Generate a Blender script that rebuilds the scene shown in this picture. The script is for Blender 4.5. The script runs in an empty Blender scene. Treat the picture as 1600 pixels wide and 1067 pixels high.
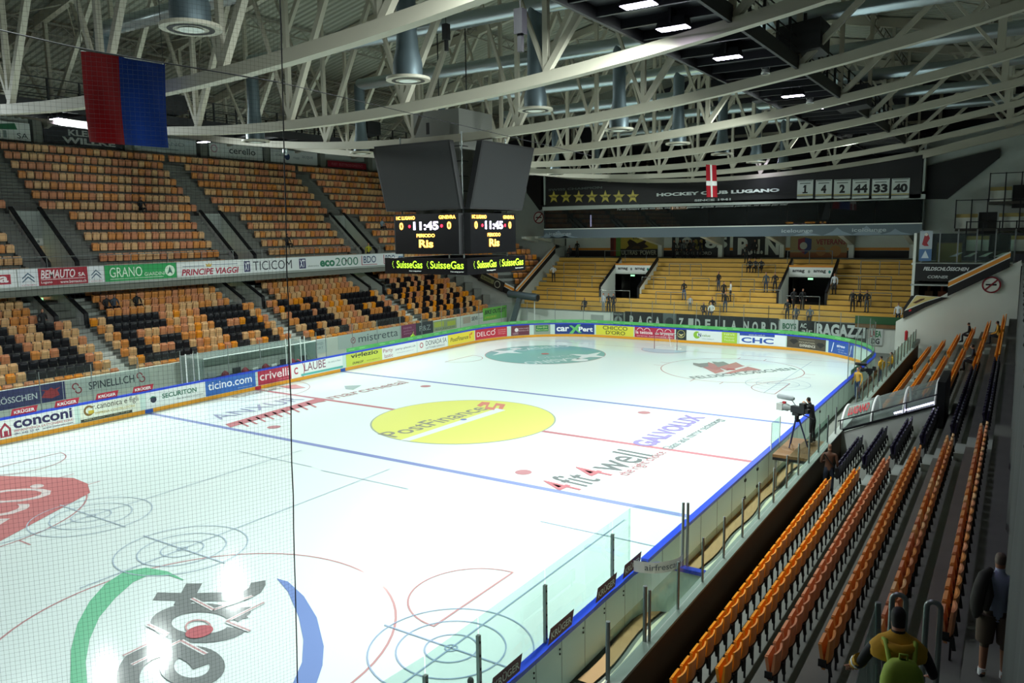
import bpy, bmesh, math, random
from mathutils import Vector, Matrix
import numpy as np
random.seed(7)
SC = bpy.context.scene
COL = SC.collection
PI = math.pi

# ------------------------------------------------------------------ camera
CP = (22.296, -29.956, 9.009, 0.575166, 0.138340, -0.013768, 1221.44)
def cam_axes():
    x, y, z, yaw, pit, rol, f = CP
    cy, sy, cp, sp = math.cos(yaw), math.sin(yaw), math.cos(pit), math.sin(pit)
    fwd = Vector((-sy*cp, cy*cp, -sp)); right = Vector((cy, sy, 0)); up = right.cross(fwd)
    cr, sr = math.cos(rol), math.sin(rol)
    return Vector((x, y, z)), right*cr + up*sr, -right*sr + up*cr, fwd, f
CC, CR, CU, CF, FPX = cam_axes()
cd = bpy.data.cameras.new('camera'); cam = bpy.data.objects.new('camera', cd); COL.objects.link(cam)
cd.sensor_fit = 'HORIZONTAL'; cd.sensor_width = 36.0; cd.lens = FPX/1600*36.0
cd.clip_start = 0.1; cd.clip_end = 400
cam.matrix_world = Matrix(((CR.x, CU.x, -CF.x, CC.x), (CR.y, CU.y, -CF.y, CC.y), (CR.z, CU.z, -CF.z, CC.z), (0, 0, 0, 1)))
SC.camera = cam
def at(px, py, ax, val):
    """point of a real plane (x, y or z = val) that the photograph shows at a pixel"""
    d = CF + CR*((px-800)/FPX) - CU*((py-533.5)/FPX)
    i = 'xyz'.index(ax); t = (val - CC[i])/d[i]
    return CC + d*t
def proj(p):
    d = Vector(p)-CC; w = d.dot(CF)
    return 800+FPX*d.dot(CR)/w, 533.5-FPX*d.dot(CU)/w, w

# ------------------------------------------------------------------ world, exposure
w = bpy.data.worlds.new('world'); SC.world = w; w.use_nodes = True
w.node_tree.nodes['Background'].inputs[0].default_value = (0.55, 0.65, 0.7, 1)
w.node_tree.nodes['Background'].inputs[1].default_value = 0.012
SC.view_settings.view_transform = 'Standard'; SC.view_settings.look = 'None'
SC.view_settings.exposure = 0.0; SC.view_settings.gamma = 1.0
SC.cycles.use_denoising = True
SC.cycles.max_bounces = 8; SC.cycles.diffuse_bounces = 4; SC.cycles.glossy_bounces = 3
SC.cycles.transparent_max_bounces = 24; SC.cycles.sample_clamp_indirect = 8.0
SC.cycles.caustics_reflective = False; SC.cycles.caustics_refractive = False

# ------------------------------------------------------------------ floodlights' light
ICE_W = 6600.0
def flood(pos, target, power=ICE_W, size=2.5, blend=1.0, rad=0.35):
    l = bpy.data.lights.new('floodlight_beam', 'SPOT'); l.energy = power
    l.spot_size = size; l.spot_blend = blend; l.shadow_soft_size = rad
    l.color = (0.89, 1.0, 0.96)
    o = bpy.data.objects.new('floodlight_beam', l); COL.objects.link(o)
    o.location = pos
    o.rotation_euler = (Vector(target)-Vector(pos)).to_track_quat('-Z', 'Y').to_euler()
    return o

# ------------------------------------------------------------------ materials
def srgb(h):
    if isinstance(h, str):
        h = h.lstrip('#'); c = [int(h[i:i+2], 16)/255 for i in (0, 2, 4)]
    else: c = [v/255 for v in h]
    return tuple((v/12.92 if v <= 0.04045 else ((v+0.055)/1.055)**2.4) for v in c)+(1.0,)
MATS = {}
def mat(name, col='#808080', rough=0.6, metal=0.0, emit=0.0, ecol=None, noise=0.0, scale=3.0, alpha=1.0, spec=0.5, bump=0.0):
    if name in MATS: return MATS[name]
    m = bpy.data.materials.new(name); m.use_nodes = True; MATS[name] = m
    nt = m.node_tree; b = nt.nodes['Principled BSDF']
    c = srgb(col)
    b.inputs['Base Color'].default_value = c
    b.inputs['Roughness'].default_value = rough; b.inputs['Metallic'].default_value = metal
    b.inputs['Specular IOR Level'].default_value = spec
    if alpha < 1: b.inputs['Alpha'].default_value = alpha
    if emit:
        b.inputs['Emission Color'].default_value = srgb(ecol or col); b.inputs['Emission Strength'].default_value = emit
    if noise or bump:
        tc = nt.nodes.new('ShaderNodeTexCoord'); nz = nt.nodes.new('ShaderNodeTexNoise')
        nz.inputs['Scale'].default_value = scale; nz.inputs['Detail'].default_value = 5
        nt.links.new(tc.outputs['Object'], nz.inputs['Vector'])
        if noise:
            mx = nt.nodes.new('ShaderNodeMix'); mx.data_type = 'RGBA'
            mx.inputs[6].default_value = tuple(v*(1-noise) for v in c[:3])+(1,)
            mx.inputs[7].default_value = tuple(min(1, v*(1+noise)) for v in c[:3])+(1,)
            nt.links.new(nz.outputs['Fac'], mx.inputs[0]); nt.links.new(mx.outputs[2], b.inputs['Base Color'])
        if bump:
            bp = nt.nodes.new('ShaderNodeBump'); bp.inputs['Strength'].default_value = bump
            nt.links.new(nz.outputs['Fac'], bp.inputs['Height']); nt.links.new(bp.outputs['Normal'], b.inputs['Normal'])
    return m
def glass_mat(name, tint='#dfeee8', amount=0.10, refl=0.06, blend=0.12):
    """clear acrylic sheet: mostly transparent, a little milky and a little mirror"""
    if name in MATS: return MATS[name]
    m = bpy.data.materials.new(name); m.use_nodes = True; MATS[name] = m
    nt = m.node_tree; nt.nodes.clear()
    out = nt.nodes.new('ShaderNodeOutputMaterial')
    tr = nt.nodes.new('ShaderNodeBsdfTransparent'); tr.inputs[0].default_value = srgb(tint)
    df = nt.nodes.new('ShaderNodeBsdfDiffuse'); df.inputs[0].default_value = srgb('#c8d4d0')
    gl = nt.nodes.new('ShaderNodeBsdfGlossy'); gl.inputs[1].default_value = 0.02
    fr = nt.nodes.new('ShaderNodeLayerWeight'); fr.inputs[0].default_value = blend
    cl = nt.nodes.new('ShaderNodeMath'); cl.operation = 'MULTIPLY'; cl.inputs[1].default_value = refl*2.2
    m1 = nt.nodes.new('ShaderNodeMixShader'); m1.inputs[0].default_value = amount
    m2 = nt.nodes.new('ShaderNodeMixShader')
    nz = nt.nodes.new('ShaderNodeTexNoise'); nz.inputs['Scale'].default_value = 0.9
    ml = nt.nodes.new('ShaderNodeMath'); ml.operation = 'MULTIPLY'; ml.inputs[1].default_value = amount*2
    nt.links.new(nz.outputs['Fac'], ml.inputs[0]); nt.links.new(ml.outputs[0], m1.inputs[0])
    nt.links.new(tr.outputs[0], m1.inputs[1]); nt.links.new(df.outputs[0], m1.inputs[2])
    nt.links.new(fr.outputs[0], cl.inputs[0]); nt.links.new(cl.outputs[0], m2.inputs[0]); nt.links.new(m1.outputs[0], m2.inputs[1]); nt.links.new(gl.outputs[0], m2.inputs[2])
    nt.links.new(m2.outputs[0], out.inputs[0])
    return m
M = {}
def D(key, *a, **k): M[key] = mat(key, *a, **k)
D('ice', '#c6d2d0', 0.11, spec=0.055)
D('concrete', '#74776f', 0.9, noise=0.18, scale=1.2)
D('concrete_light', '#9ba29b', 0.85, noise=0.12, scale=1.5)
D('concrete_dark', '#4c4a45', 0.9, noise=0.2, scale=1.0)
D('wall_white', '#dadfd6', 0.8, noise=0.06, scale=0.8)
D('wall_grey', '#a9b0aa', 0.85, noise=0.08)
D('wall_brown', '#54412e', 0.85, noise=0.3, scale=0.8)
D('board_back', '#c6dcd2', 0.5); D('steel', '#aaa696', 0.55, noise=0.03)
D('deck', '#8f9184', 0.6); D('steel_dark', '#8c8a7e', 0.6)
D('farwall', '#35343a', 0.8, noise=0.15)
D('duct', '#a8b4b8', 0.28, metal=0.85)
D('duct_dark', '#5c6a70', 0.45, metal=0.5)
D('black', '#0d0d10', 0.6)
D('blackgloss', '#0b0b0e', 0.25)
D('darkmetal', '#1d1e22', 0.5, metal=0.3)
D('rail', '#8d9492', 0.35, metal=0.7)
D('white', '#eef1ee', 0.5)
D('offwhite', '#d8dcd4', 0.6)
D('bluerail', '#1f43c8', 0.35)
D('kick', '#e09a1c', 0.4)
D('green', '#52aa5a', 0.5, noise=0.25, scale=2.5)
D('yellow', '#f2ee4a', 0.45)
D('iceyellow', '#f2f56b', 0.2, spec=0.35)
D('seat_orange', '#f0961e', 0.35)
D('seat_amber', '#dc9048', 0.4)
D('seat_tan', '#e0b27c', 0.45)
D('seat_faded', '#d48c60', 0.45)
D('seat_black', '#111018', 0.4)
D('seat_purple', '#1a1330', 0.4)
D('bench_yellow', '#dcae50', 0.55, noise=0.15, scale=1.4)
D('bench_edge', '#6e4a14', 0.7)
D('wood', '#7c5a36', 0.5, noise=0.2, scale=3)
D('stripe_orange', '#d98a2a', 0.6)
D('red', '#b3202c', 0.5)
D('darkred', '#7a1020', 0.5)
D('blue', '#2a57b0', 0.5)
D('navy', '#1b2a66', 0.5)
D('teal', '#2f8f8a', 0.2, spec=0.35)
D('screen', '#17191b', 0.5, noise=0.1, scale=20)
D('led_orange', '#ffb040', 0.5, emit=5.0, ecol='#ffb347')
D('led_white', '#ffffff', 0.5, emit=7.0, ecol='#e9dcff')
D('led_red', '#ff2030', 0.5, emit=5.0, ecol='#ff2038')
D('led_green', '#a8e02a', 0.5, emit=1.6, ecol='#a6e02c')
D('led_pale', '#e0e6e0', 0.5, emit=0.5, ecol='#e0e6e0')
D('lamp_glow', '#ffffff', 0.5, emit=60.0, ecol='#e6dcff')
D('exit_green', '#88d8a0', 0.5, emit=1.5, ecol='#9be8b0')
D('warmlight', '#ffd0a0', 0.5, emit=1.2, ecol='#ffcf96'); D('passage_glow', '#ffe8d0', 0.5, emit=9.0, ecol='#ffcf96')
D('skin', '#b98468', 0.6); D('skin_tan', '#9c6c50', 0.6)
D('net_cord', '#20282a', 0.9, spec=0.1); D('cable', '#101214', 0.6)
M['acrylic'] = glass_mat('acrylic', '#e8f2ee', 0.03)
M['acrylic_far'] = glass_mat('acrylic_far', '#ecf3f0', 0.025)
M['tunnel_glass'] = glass_mat('tunnel_glass', '#cfdad6', 0.22)
M['dark_glass'] = glass_mat('dark_glass', '#7b8083', 0.02, refl=0.4, blend=0.4)

# ------------------------------------------------------------------ object helpers
def tag(o, label=None, cat=None, group=None, kind=None):
    if label: o['label'] = label
    if cat: o['category'] = cat
    if group: o['group'] = group
    if kind: o['kind'] = kind
    return o
def empty(name, loc=(0, 0, 0), rz=0.0):
    o = bpy.data.objects.new(name, None); COL.objects.link(o); o.location = loc; o.rotation_euler = (0, 0, rz)
    o.empty_display_size = 0.2
    return o
def rectframe(o, u, v):
    """frame over a plane: origin, unit u to the right, unit v up, normal towards the viewer"""
    o = Vector(o); u = Vector(u).normalized(); v = Vector(v).normalized(); n = u.cross(v)
    return lambda a, b, c=0.0: o + u*a + v*b + n*c
FONT = {}
def glyphs(s, bold=0.0, shear=0.0):
    k = (s, bold, shear)
    if k in FONT: return FONT[k]
    c = bpy.data.curves.new('lettering', 'FONT'); c.body = s; c.offset = bold; c.shear = shear; c.resolution_u = 3
    ob = bpy.data.objects.new('lettering', c)
    me = bpy.data.meshes.new_from_object(ob)
    vs = [(v.co.x, v.co.y) for v in me.vertices]; fs = [tuple(p.vertices) for p in me.polygons]
    bpy.data.objects.remove(ob); bpy.data.meshes.remove(me); bpy.data.curves.remove(c)
    if not vs: vs = [(0, 0), (1, 1)]
    xs = [v[0] for v in vs]; ys = [v[1] for v in vs]
    x0, x1, y0, y1 = min(xs), max(xs), min(ys), max(ys)
    vs = [((x-x0)/max(x1-x0, 1e-6), (y-y0)/max(y1-y0, 1e-6)) for x, y in vs]
    FONT[k] = (vs, fs); return FONT[k]
class MB:
    def __init__(s): s.v = []; s.f = []; s.m = []; s.mats = []; s.sm = []
    def mi(s, m):
        m = M[m] if isinstance(m, str) else m
        if m not in s.mats: s.mats.append(m)
        return s.mats.index(m)
    def add(s, vs, fs, m, smooth=False):
        b = len(s.v); s.v += [tuple(v) for v in vs]; k = s.mi(m)
        for f in fs: s.f.append(tuple(b+i for i in f)); s.m.append(k); s.sm.append(smooth)
        return s
    def box(s, x0, x1, y0, y1, z0, z1, m):
        vs = [(x, y, z) for z in (z0, z1) for y in (y0, y1) for x in (x0, x1)]
        return s.add(vs, [(0, 2, 3, 1), (4, 5, 7, 6), (0, 1, 5, 4), (2, 6, 7, 3), (0, 4, 6, 2), (1, 3, 7, 5)], m)
    def beam(s, p, q, w, h, m, up=(0, 0, 1)):
        p = Vector(p); q = Vector(q); d = (q-p).normalized(); u = Vector(up)
        r = d.cross(u)
        if r.length < 1e-4: r = d.cross(Vector((0, 1, 0)))
        r.normalize(); u = r.cross(d).normalized()
        vs = []
        for c in (p, q):
            for a, b in ((-1, -1), (1, -1), (1, 1), (-1, 1)): vs.append(c+r*(a*w/2)+u*(b*h/2))
        return s.add(vs, [(0, 1, 2, 3), (7, 6, 5, 4), (0, 4, 5, 1), (1, 5, 6, 2), (2, 6, 7, 3), (3, 7, 4, 0)], m)
    def tube(s, pts, r, m, n=8, cap=True, smooth=True):
        pts = [Vector(p) for p in pts]; rs = r if isinstance(r, (list, tuple)) else [r]*len(pts)
        vs = []; fs = []; prev = None
        for i, p in enumerate(pts):
            d = (pts[min(i+1, len(pts)-1)]-pts[max(i-1, 0)]).normalized()
            a = prev if prev is not None else (Vector((0, 0, 1)) if abs(d.z) < .9 else Vector((1, 0, 0)))
            a = (a - d*a.dot(d)).normalized(); prev = a; b = d.cross(a)
            for k in range(n): t = 2*PI*k/n; vs.append(p+(a*math.cos(t)+b*math.sin(t))*rs[i])
        for i in range(len(pts)-1):
            for k in range(n): fs.append((i*n+k, i*n+(k+1) % n, (i+1)*n+(k+1) % n, (i+1)*n+k))
        s.add(vs, fs, m, smooth)
        if cap: s.add(vs[:n], [tuple(range(n-1, -1, -1))], m); s.add(vs[-n:], [tuple(range(n))], m)
        return s
    def quad(s, a, b, c, d, m): return s.add([a, b, c, d], [(0, 1, 2, 3)], m)
    def prism(s, poly, ext, m):
        """poly: 3D outline, ext: vector"""
        n = len(poly); P = [Vector(p) for p in poly]; Q = [p+Vector(ext) for p in P]
        s.add(P+Q, [tuple(range(n-1, -1, -1)), tuple(range(n, 2*n))]+[(i, (i+1) % n, n+(i+1) % n, n+i) for i in range(n)], m)
        return s
    def rect(s, fr, u0, v0, u1, v1, m, c=0.0, step=None):
        k = max(1, int(math.ceil((u1-u0)/step))) if step else 1
        vs = []; fs = []
        for i in range(k+1):
            u = u0+(u1-u0)*i/k; vs += [fr(u, v0, c), fr(u, v1, c)]
        for i in range(k): fs.append((2*i, 2*i+2, 2*i+3, 2*i+1))
        return s.add(vs, fs, m)
    def poly(s, fr, pts, m, c=0.0):
        b = bmesh.new(); vs = [b.verts.new((x, y, 0)) for x, y in pts]; f = b.faces.new(vs)
        b.normal_update()
        if f.normal.z < 0: f.normal_flip()
        bmesh.ops.triangulate(b, faces=b.faces[:]); b.verts.index_update()
        V = [fr(v.co.x, v.co.y, c) for v in b.verts]; Fc = [tuple(v.index for v in f.verts) for f in b.faces]; b.free()
        return s.add(V, Fc, m)
    def disc(s, fr, cx, cy, rx, ry, m, c=0.0, n=28, a0=0, a1=2*PI):
        return s.poly(fr, [(cx+rx*math.cos(a0+(a1-a0)*i/n), cy+ry*math.sin(a0+(a1-a0)*i/n)) for i in range(n)], m, c)
    def ring(s, fr, cx, cy, r, wd, m, c=0.0, n=48, a0=0, a1=2*PI, ry=None):
        ry = ry or r; vs = []; fs = []
        for i in range(n+1):
            t = a0+(a1-a0)*i/n
            vs += [fr(cx+(r-wd)*math.cos(t), cy+(ry-wd)*math.sin(t), c), fr(cx+r*math.cos(t), cy+ry*math.sin(t), c)]
        for i in range(n): fs.append((2*i, 2*i+1, 2*i+3, 2*i+2))
        return s.add(vs, fs, m)
    def text(s, fr, body, u0, v0, u1, v1, m, c=0.0, bold=0.0, shear=0.0):
        vs, fs = glyphs(body, bold, shear)
        return s.add([fr(u0+(u1-u0)*x, v0+(v1-v0)*y, c) for x, y in vs], fs, m)
    def star(s, fr, cx, cy, r, m, c=0.0):
        return s.poly(fr, [(cx+(r if i % 2 == 0 else r*.42)*math.sin(i*PI/5), cy+(r if i % 2 == 0 else r*.42)*math.cos(i*PI/5)) for i in range(10)], m, c)
    def mesh(s, name):
        me = bpy.data.meshes.new(name); me.from_pydata(s.v, [], s.f)
        for m in s.mats: me.materials.append(m)
        me.polygons.foreach_set('material_index', s.m); me.polygons.foreach_set('use_smooth', s.sm); me.update()
        return me
    def build(s, name, parent=None, label=None, cat=None, group=None, kind=None, loc=None):
        o = bpy.data.objects.new(name, s.mesh(name)); COL.objects.link(o)
        if parent is not None: o.parent = parent
        if loc is not None: o.location = loc
        return tag(o, label, cat, group, kind)
def copy_tree(o, parent=None):
    c = o.copy(); COL.objects.link(c); c.parent = parent
    for ch in o.children: copy_tree(ch, c)
    return c
_c = {}
def cmat(hexcol, rough=0.5):
    k = 'paint_'+hexcol.lstrip('#')
    return mat(k, hexcol, rough)
def items(mb, fr, w, h, L, c=0.012, step=None):
    """draw the marks of a sign. sizes are fractions of the sign"""
    for i, it in enumerate(L):
        k = it[0]; cc = c+0.002*i
        if k == 'r': mb.rect(fr, it[1]*w, it[2]*h, it[3]*w, it[4]*h, cmat(it[5]), cc, step)
        elif k == 't': mb.text(fr, it[1], it[2]*w, it[3]*h, it[4]*w, it[5]*h, cmat(it[6]), cc, it[7] if len(it) > 7 else 0.0, it[8] if len(it) > 8 else 0.0)
        elif k == 'o': mb.disc(fr, it[1]*w, it[2]*h, it[3]*h, it[3]*h*(it[5] if len(it) > 5 else 1), cmat(it[4]), cc)
        elif k == 'c': mb.ring(fr, it[1]*w, it[2]*h, it[3]*h, it[4]*h, cmat(it[5]), cc, 32, *(it[6:8] if len(it) > 6 else (0, 2*PI)))
        elif k == 'p': mb.poly(fr, [(a*w, b*h) for a, b in it[1]], cmat(it[2]), cc)
        elif k == 's': mb.star(fr, it[1]*w, it[2]*h, it[3]*h, cmat(it[4]), cc)
def sign(name, label, cat, fr, w, h, bg, L, group=None, thick=0.02, step=None, parent=None, kind=None):
    mb = MB(); k = max(1, int(math.ceil(w/step))) if step else 1
    mb.rect(fr, 0, 0, w, h, cmat(bg), thick, step)
    # rim and back
    for i in range(k):
        a, b = w*i/k, w*(i+1)/k
        mb.quad(fr(b, 0, 0), fr(a, 0, 0), fr(a, h, 0), fr(b, h, 0), cmat(bg))
        mb.quad(fr(a, h, thick), fr(b, h, thick), fr(b, h, 0), fr(a, h, 0), cmat(bg))
        mb.quad(fr(b, 0, thick), fr(a, 0, thick), fr(a, 0, 0), fr(b, 0, 0), cmat(bg))
    mb.quad(fr(0, 0, 0), fr(0, 0, thick), fr(0, h, thick), fr(0, h, 0), cmat(bg))
    mb.quad(fr(w, 0, thick), fr(w, 0, 0), fr(w, h, 0), fr(w, h, thick), cmat(bg))
    items(mb, fr, w, h, L, thick+0.004, step)
    return mb.build(name, parent, label, cat, group, kind)
ORD = 'zeroth first second third fourth fifth sixth seventh eighth ninth tenth eleventh twelfth thirteenth fourteenth fifteenth sixteenth seventeenth eighteenth nineteenth twentieth'.split()
def nth(n):
    if n <= 20: return ORD[n]
    t = ['twenty', 'thirty', 'forty', 'fifty'][n//10-2]
    return t+'-'+ORD[n % 10] if n % 10 else t[:-1]+'ieth'
# ================================================================== RINK
W, E, RC = 15.09, 30.0, 8.5
def full_path():
    """perimeter of the boards, from the players' gate on the right, round the far end, back to the near right corner"""
    P = []
    def arc(cx, cy, a0, a1, n=20):
        for i in range(n+1):
            a = a0+(a1-a0)*i/n; P.append((cx+RC*math.cos(a), cy+RC*math.sin(a)))
    P.append((W, -13.2)); P.append((W, E-RC-.01))
    arc(W-RC, E-RC, 0, PI/2); arc(-W+RC, E-RC, PI/2, PI)
    arc(-W+RC, -E+RC, PI, 1.5*PI); arc(W-RC, -E+RC, 1.5*PI, 2*PI)
    P.append((W, -14.0)); 
    for i in range(1, 7):
        a = PI - (PI/2)*i/6; P.append((W+0.9+0.9*math.cos(a), -14.0+0.9*math.sin(a)))
    P.append((W+1.55, -13.1))
    return P
PATH = full_path()
def normals(P):
    N = []
    for i in range(len(P)):
        a = Vector(P[max(i-1, 0)]); b = Vector(P[min(i+1, len(P)-1)]); d = (b-a).normalized(); N.append(Vector((-d.y, d.x)))
    return N   # to the left of travel: for this direction it points into the rink
NRM = normals(PATH)
def strip(mb, P, N, off0, off1, z0, z1, m, closed_top=True):
    """wall that follows a path, between two offsets along the inward normal"""
    n = len(P); vs = []
    for p, q in zip(P, N):
        a = (p[0]+q.x*off0, p[1]+q.y*off0); b = (p[0]+q.x*off1, p[1]+q.y*off1)
        vs += [(a[0], a[1], z0), (a[0], a[1], z1), (b[0], b[1], z1), (b[0], b[1], z0)]
    fs = []
    for i in range(n-1):
        j, k = 4*i, 4*i+4
        for a in range(4): b = (a+1) % 4; fs.append((j+a, j+b, k+b, k+a))
    fs += [(3, 2, 1, 0), (4*n-4, 4*n-3, 4*n-2, 4*n-1)]
    mb.add(vs, fs, m)
# ---- concrete ground slab under everything, ice on it
g = MB(); g.box(-45, 34, -45, 48, -0.4, -0.06, 'concrete'); g.build('floor', kind='structure')
ICE = lambda x, y, c=0.0: Vector((x, y, c))
mb = MB()
outl = []
def arcp(cx, cy, a0, a1, r=RC):
    return [(cx+r*math.cos(a0+(a1-a0)*i/16), cy+r*math.sin(a0+(a1-a0)*i/16)) for i in range(17)]
outl = arcp(W-RC, E-RC, 0, PI/2)+arcp(-W+RC, E-RC, PI/2, PI)+arcp(-W+RC, -E+RC, PI, 1.5*PI)+arcp(W-RC, -E+RC, 1.5*PI, 2*PI)
n = len(outl)
mb.add([(x, y, 0) for x, y in outl]+[(0, 0, 0)], [(i, (i+1) % n, n) for i in range(n)], 'ice')
mb.add([(x, y, 0) for x, y in outl]+[(x, y, -.06) for x, y in outl], [(i, n+i, n+(i+1) % n, (i+1) % n) for i in range(n)], 'ice')
def icem(hexcol):
    k = 'icepaint_'+hexcol.lstrip('#')
    if k not in MATS:      # paint lies under the ice: about half as reflective as fresh paint
        m = mat(k, hexcol, 0.11, spec=0.055); c = srgb(hexcol); m.node_tree.nodes['Principled BSDF'].inputs['Base Color'].default_value = tuple((v*.86+.14)*.62 for v in c[:3])+(1,)
    return MATS[k]
BL, D1, FO, GL = 6.95, 5.69, 19.74, 26.0
def irect(x0, x1, y0, y1, c, z=.004): mb.rect(ICE, x0, y0, x1, y1, icem(c), z)
irect(-W, W, -BL-.15, -BL+.15, '#7d8fd0'); irect(-W, W, BL-.15, BL+.15, '#7d8fd0')
irect(-W, W, -.15, .15, '#c8707c')
for y in (-GL, GL): irect(-13.6, 13.6, y-.03, y+.03, '#d49aa2')
# centre circle with bank's logo
mb.disc(ICE, 0, 0, 4.5, 4.5, icem('#a9b9a0'), .006, 64); mb.disc(ICE, 0, 0, 4.42, 4.42, icem('#f0f56a'), .008, 64)
def ipx(pts, c, z):      # marks painted flat on the ice, outline read off the photograph onto the plane z = 0
    mb.poly(ICE, [at(x, y, 'z', 0).xy for x, y in pts], icem(c), z)
def itext(s, p0, p1, hgt, c, z=.012, bold=0.0, shear=0.0, base=0.0):
    a = at(*p0, 'z', 0); b = at(*p1, 'z', 0); u = (b-a); L = u.length; u.normalize(); v = Vector((-u.y, u.x, 0))
    mb.text(lambda x, y, cc=0.0: a+u*x+v*(y+base)+Vector((0, 0, cc)), s, 0, 0, L, hgt, icem(c), z, bold, shear)
ipx([(625, 688), (640, 689), (790, 641), (776, 638), (768, 641)], '#f4fbfa', .010)
itext('PostFinance', (618, 684), (766, 639), 1.15, '#8f9277', .012, .012)
ipx([(745, 634), (753, 628), (766, 629), (762, 636), (770, 637), (775, 630), (790, 632), (785, 640), (779, 639), (781, 634), (776, 634), (772, 641), (757, 639), (760, 633), (756, 633), (751, 636)], '#e8866a', .014)
mb.disc(ICE, 0, 0, .16, .16, icem('#5c78c0'), .016)
# neutral zone dots
for x in (-7, 7):
    for y in (-D1, D1): mb.disc(ICE, x, y, .32, .32, icem('#c77f86'), .006, 24)
# end circles
for cx, cy in ((7, FO), (-7, -FO), (7, -FO), (-7, FO)):
    mb.ring(ICE, cx, cy, 4.5, .06, icem('#cf8f90'), .006, 72)
    mb.disc(ICE, cx, cy, .3, .3, icem('#c0404c'), .030, 24)
    for sx in (-1, 1):
        if (cx, cy) == (7, -FO) or (cx, cy) == (-7, FO): break
        for sy in (-1, 1):
            mb.rect(ICE, cx+sx*.6, cy+sy*.3-.03, cx+sx*1.8, cy+sy*.3+.03, icem('#d09a9a'), .024)
            mb.rect(ICE, cx+sx*.6-.03, min(cy+sy*.3, cy+sy*1.2), cx+sx*.6+.03, max(cy+sy*.3, cy+sy*1.2), icem('#d09a9a'), .026)
            a = 4.5; mb.rect(ICE, cx+sx*.9-.03, min(cy+sy*4.42, cy+sy*5.1), cx+sx*.9+.03, max(cy+sy*4.42, cy+sy*5.1), icem('#cf8f90'), .006)
            mb.rect(ICE, min(cx+sx*4.45, cx+sx*5.1), cy+sy*.6-.03, max(cx+sx*4.45, cx+sx*5.1), cy+sy*.6+.03, icem('#cf8f90'), .006)
# far left circle: teal casino logo
mb.disc(ICE, -7, FO, 4.45, 4.45, icem('#6fb4b0'), .008, 64)
itext('CASINO', (810, 548.5), (893, 541.5), 1.1, '#d6efee', .012, .01)
itext('CASINO', (895, 559), (815, 566), 1.2, '#d6efee', .012, .01)
itext('LUGANO', (905, 553.5), (838, 558), .7, '#a5d2d0', .012)
def spark(cx, cy, sx, sy, c='#eefafa'):
    p = at(cx, cy, 'z', 0); pts = []
    for i in range(8):
        a = i*PI/4; r = 1.0 if i % 2 == 0 else .32
        pts.append((p.x+sx*r*math.cos(a), p.y+sy*r*math.sin(a)))
    mb.poly(ICE, pts, icem(c), .014)
spark(791, 550, 1.5, 1.9); spark(920, 556, 1.6, 2.0)
for px, py, r in ((806, 545, .45), (906, 562.5, .6)):
    p = at(px, py, 'z', 0); mb.disc(ICE, p.x, p.y, r, r, icem('#eefafa'), .014, 20)
# far right circle: red brewery castle and its name
ipx([(1093, 571), (1103, 568), (1107, 566), (1118, 569), (1134, 574), (1125, 576), (1136, 582), (1118, 584)], '#c9807c', .010)
ipx([(1083, 567), (1092, 568), (1106, 567), (1107, 573), (1095, 574), (1083, 570)], '#8b8f8c', .012)
ipx([(1112, 565), (1122, 566), (1130, 565), (1142, 570), (1132, 576), (1122, 574)], '#8b8f8c', .012)
ipx([(1122, 574), (1150, 566), (1160, 571), (1190, 578), (1160, 580), (1140, 584), (1122, 583), (1136, 579)], '#c9807c', .014)
ipx([(1118, 584), (1172, 570), (1176, 571), (1130, 584)], '#f0f6f4', .016)
itext('FELDSCHLÖSSCHEN', (1085, 592.5), (1248, 577.5), 1.0, '#6f8484', .012, .01, .2)
# left end circle: red sponsor lozenge
ipx([(-60, 742), (115, 747), (137, 756), (141, 770), (0, 846), (-90, 880)], '#d46b6b', .010)
itext('DELCO', (-95, 880), (96, 762), 2.5, '#f4e4e2', .014, .0)
p = at(58, 760, 'z', 0); mb.disc(ICE, p.x, p.y, .28, .2, icem('#f4e4e2'), .016)
# near circle: green and blue swooshes around black letters
def sw(o, i, c, z=.010): ipx(o+i[::-1], c, z)
sw([(287, 906), (262, 893), (228, 887), (195, 893), (165, 912), (140, 940), (121, 975), (111, 1015), (110, 1067), (122, 1120)],
   [(286, 907), (262, 899), (232, 899), (208, 910), (180, 935), (155, 965), (140, 1000), (134, 1035), (136, 1067), (148, 1120)], '#62cf9a')
sw([(432, 904), (450, 909), (475, 932), (495, 965), (506, 1010), (504, 1040), (495, 1067), (470, 1120)],
   [(434, 906), (450, 925), (467, 965), (474, 1000), (472, 1035), (458, 1067), (430, 1110)], '#5f86cf')
G1 = '#66706e'
ipx([(239, 938), (246, 926), (283, 927), (291, 912), (316, 912), (308, 927), (380, 925), (389, 919), (392, 911), (415, 907), (415, 915), (408, 926), (396, 933), (383, 939), (302, 940), (294, 947), (271, 946), (275, 939)], G1, .012)
def ipring(cx, cy, rx, ry, wx, wy, a0, a1, c, z, n=26):
    for i in range(n):
        t0 = a0+(a1-a0)*i/n; t1 = a0+(a1-a0)*(i+1)/n
        q = [(cx+rx*math.cos(t0), cy-ry*math.sin(t0)), (cx+rx*math.cos(t1), cy-ry*math.sin(t1)), (cx+(rx-wx)*math.cos(t1), cy-(ry-wy)*math.sin(t1)), (cx+(rx-wx)*math.cos(t0), cy-(ry-wy)*math.sin(t0))]
        mb.add([at(x, y, 'z', 0)+Vector((0, 0, z)) for x, y in q], [(3, 2, 1, 0)], icem(c))
ipring(313, 974, 78, 31, 33, 14, .25, 1.6*PI+.9, G1, .014)
ipx([(348, 951), (392, 949), (392, 958), (372, 972), (350, 962)], G1, .016)
ipring(262, 1062, 80, 62, 36, 26, .45, 1.62*PI, G1, .018)
ipring(300, 1042, 52, 32, 24, 14, 0, 2*PI, G1, .020)
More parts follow.
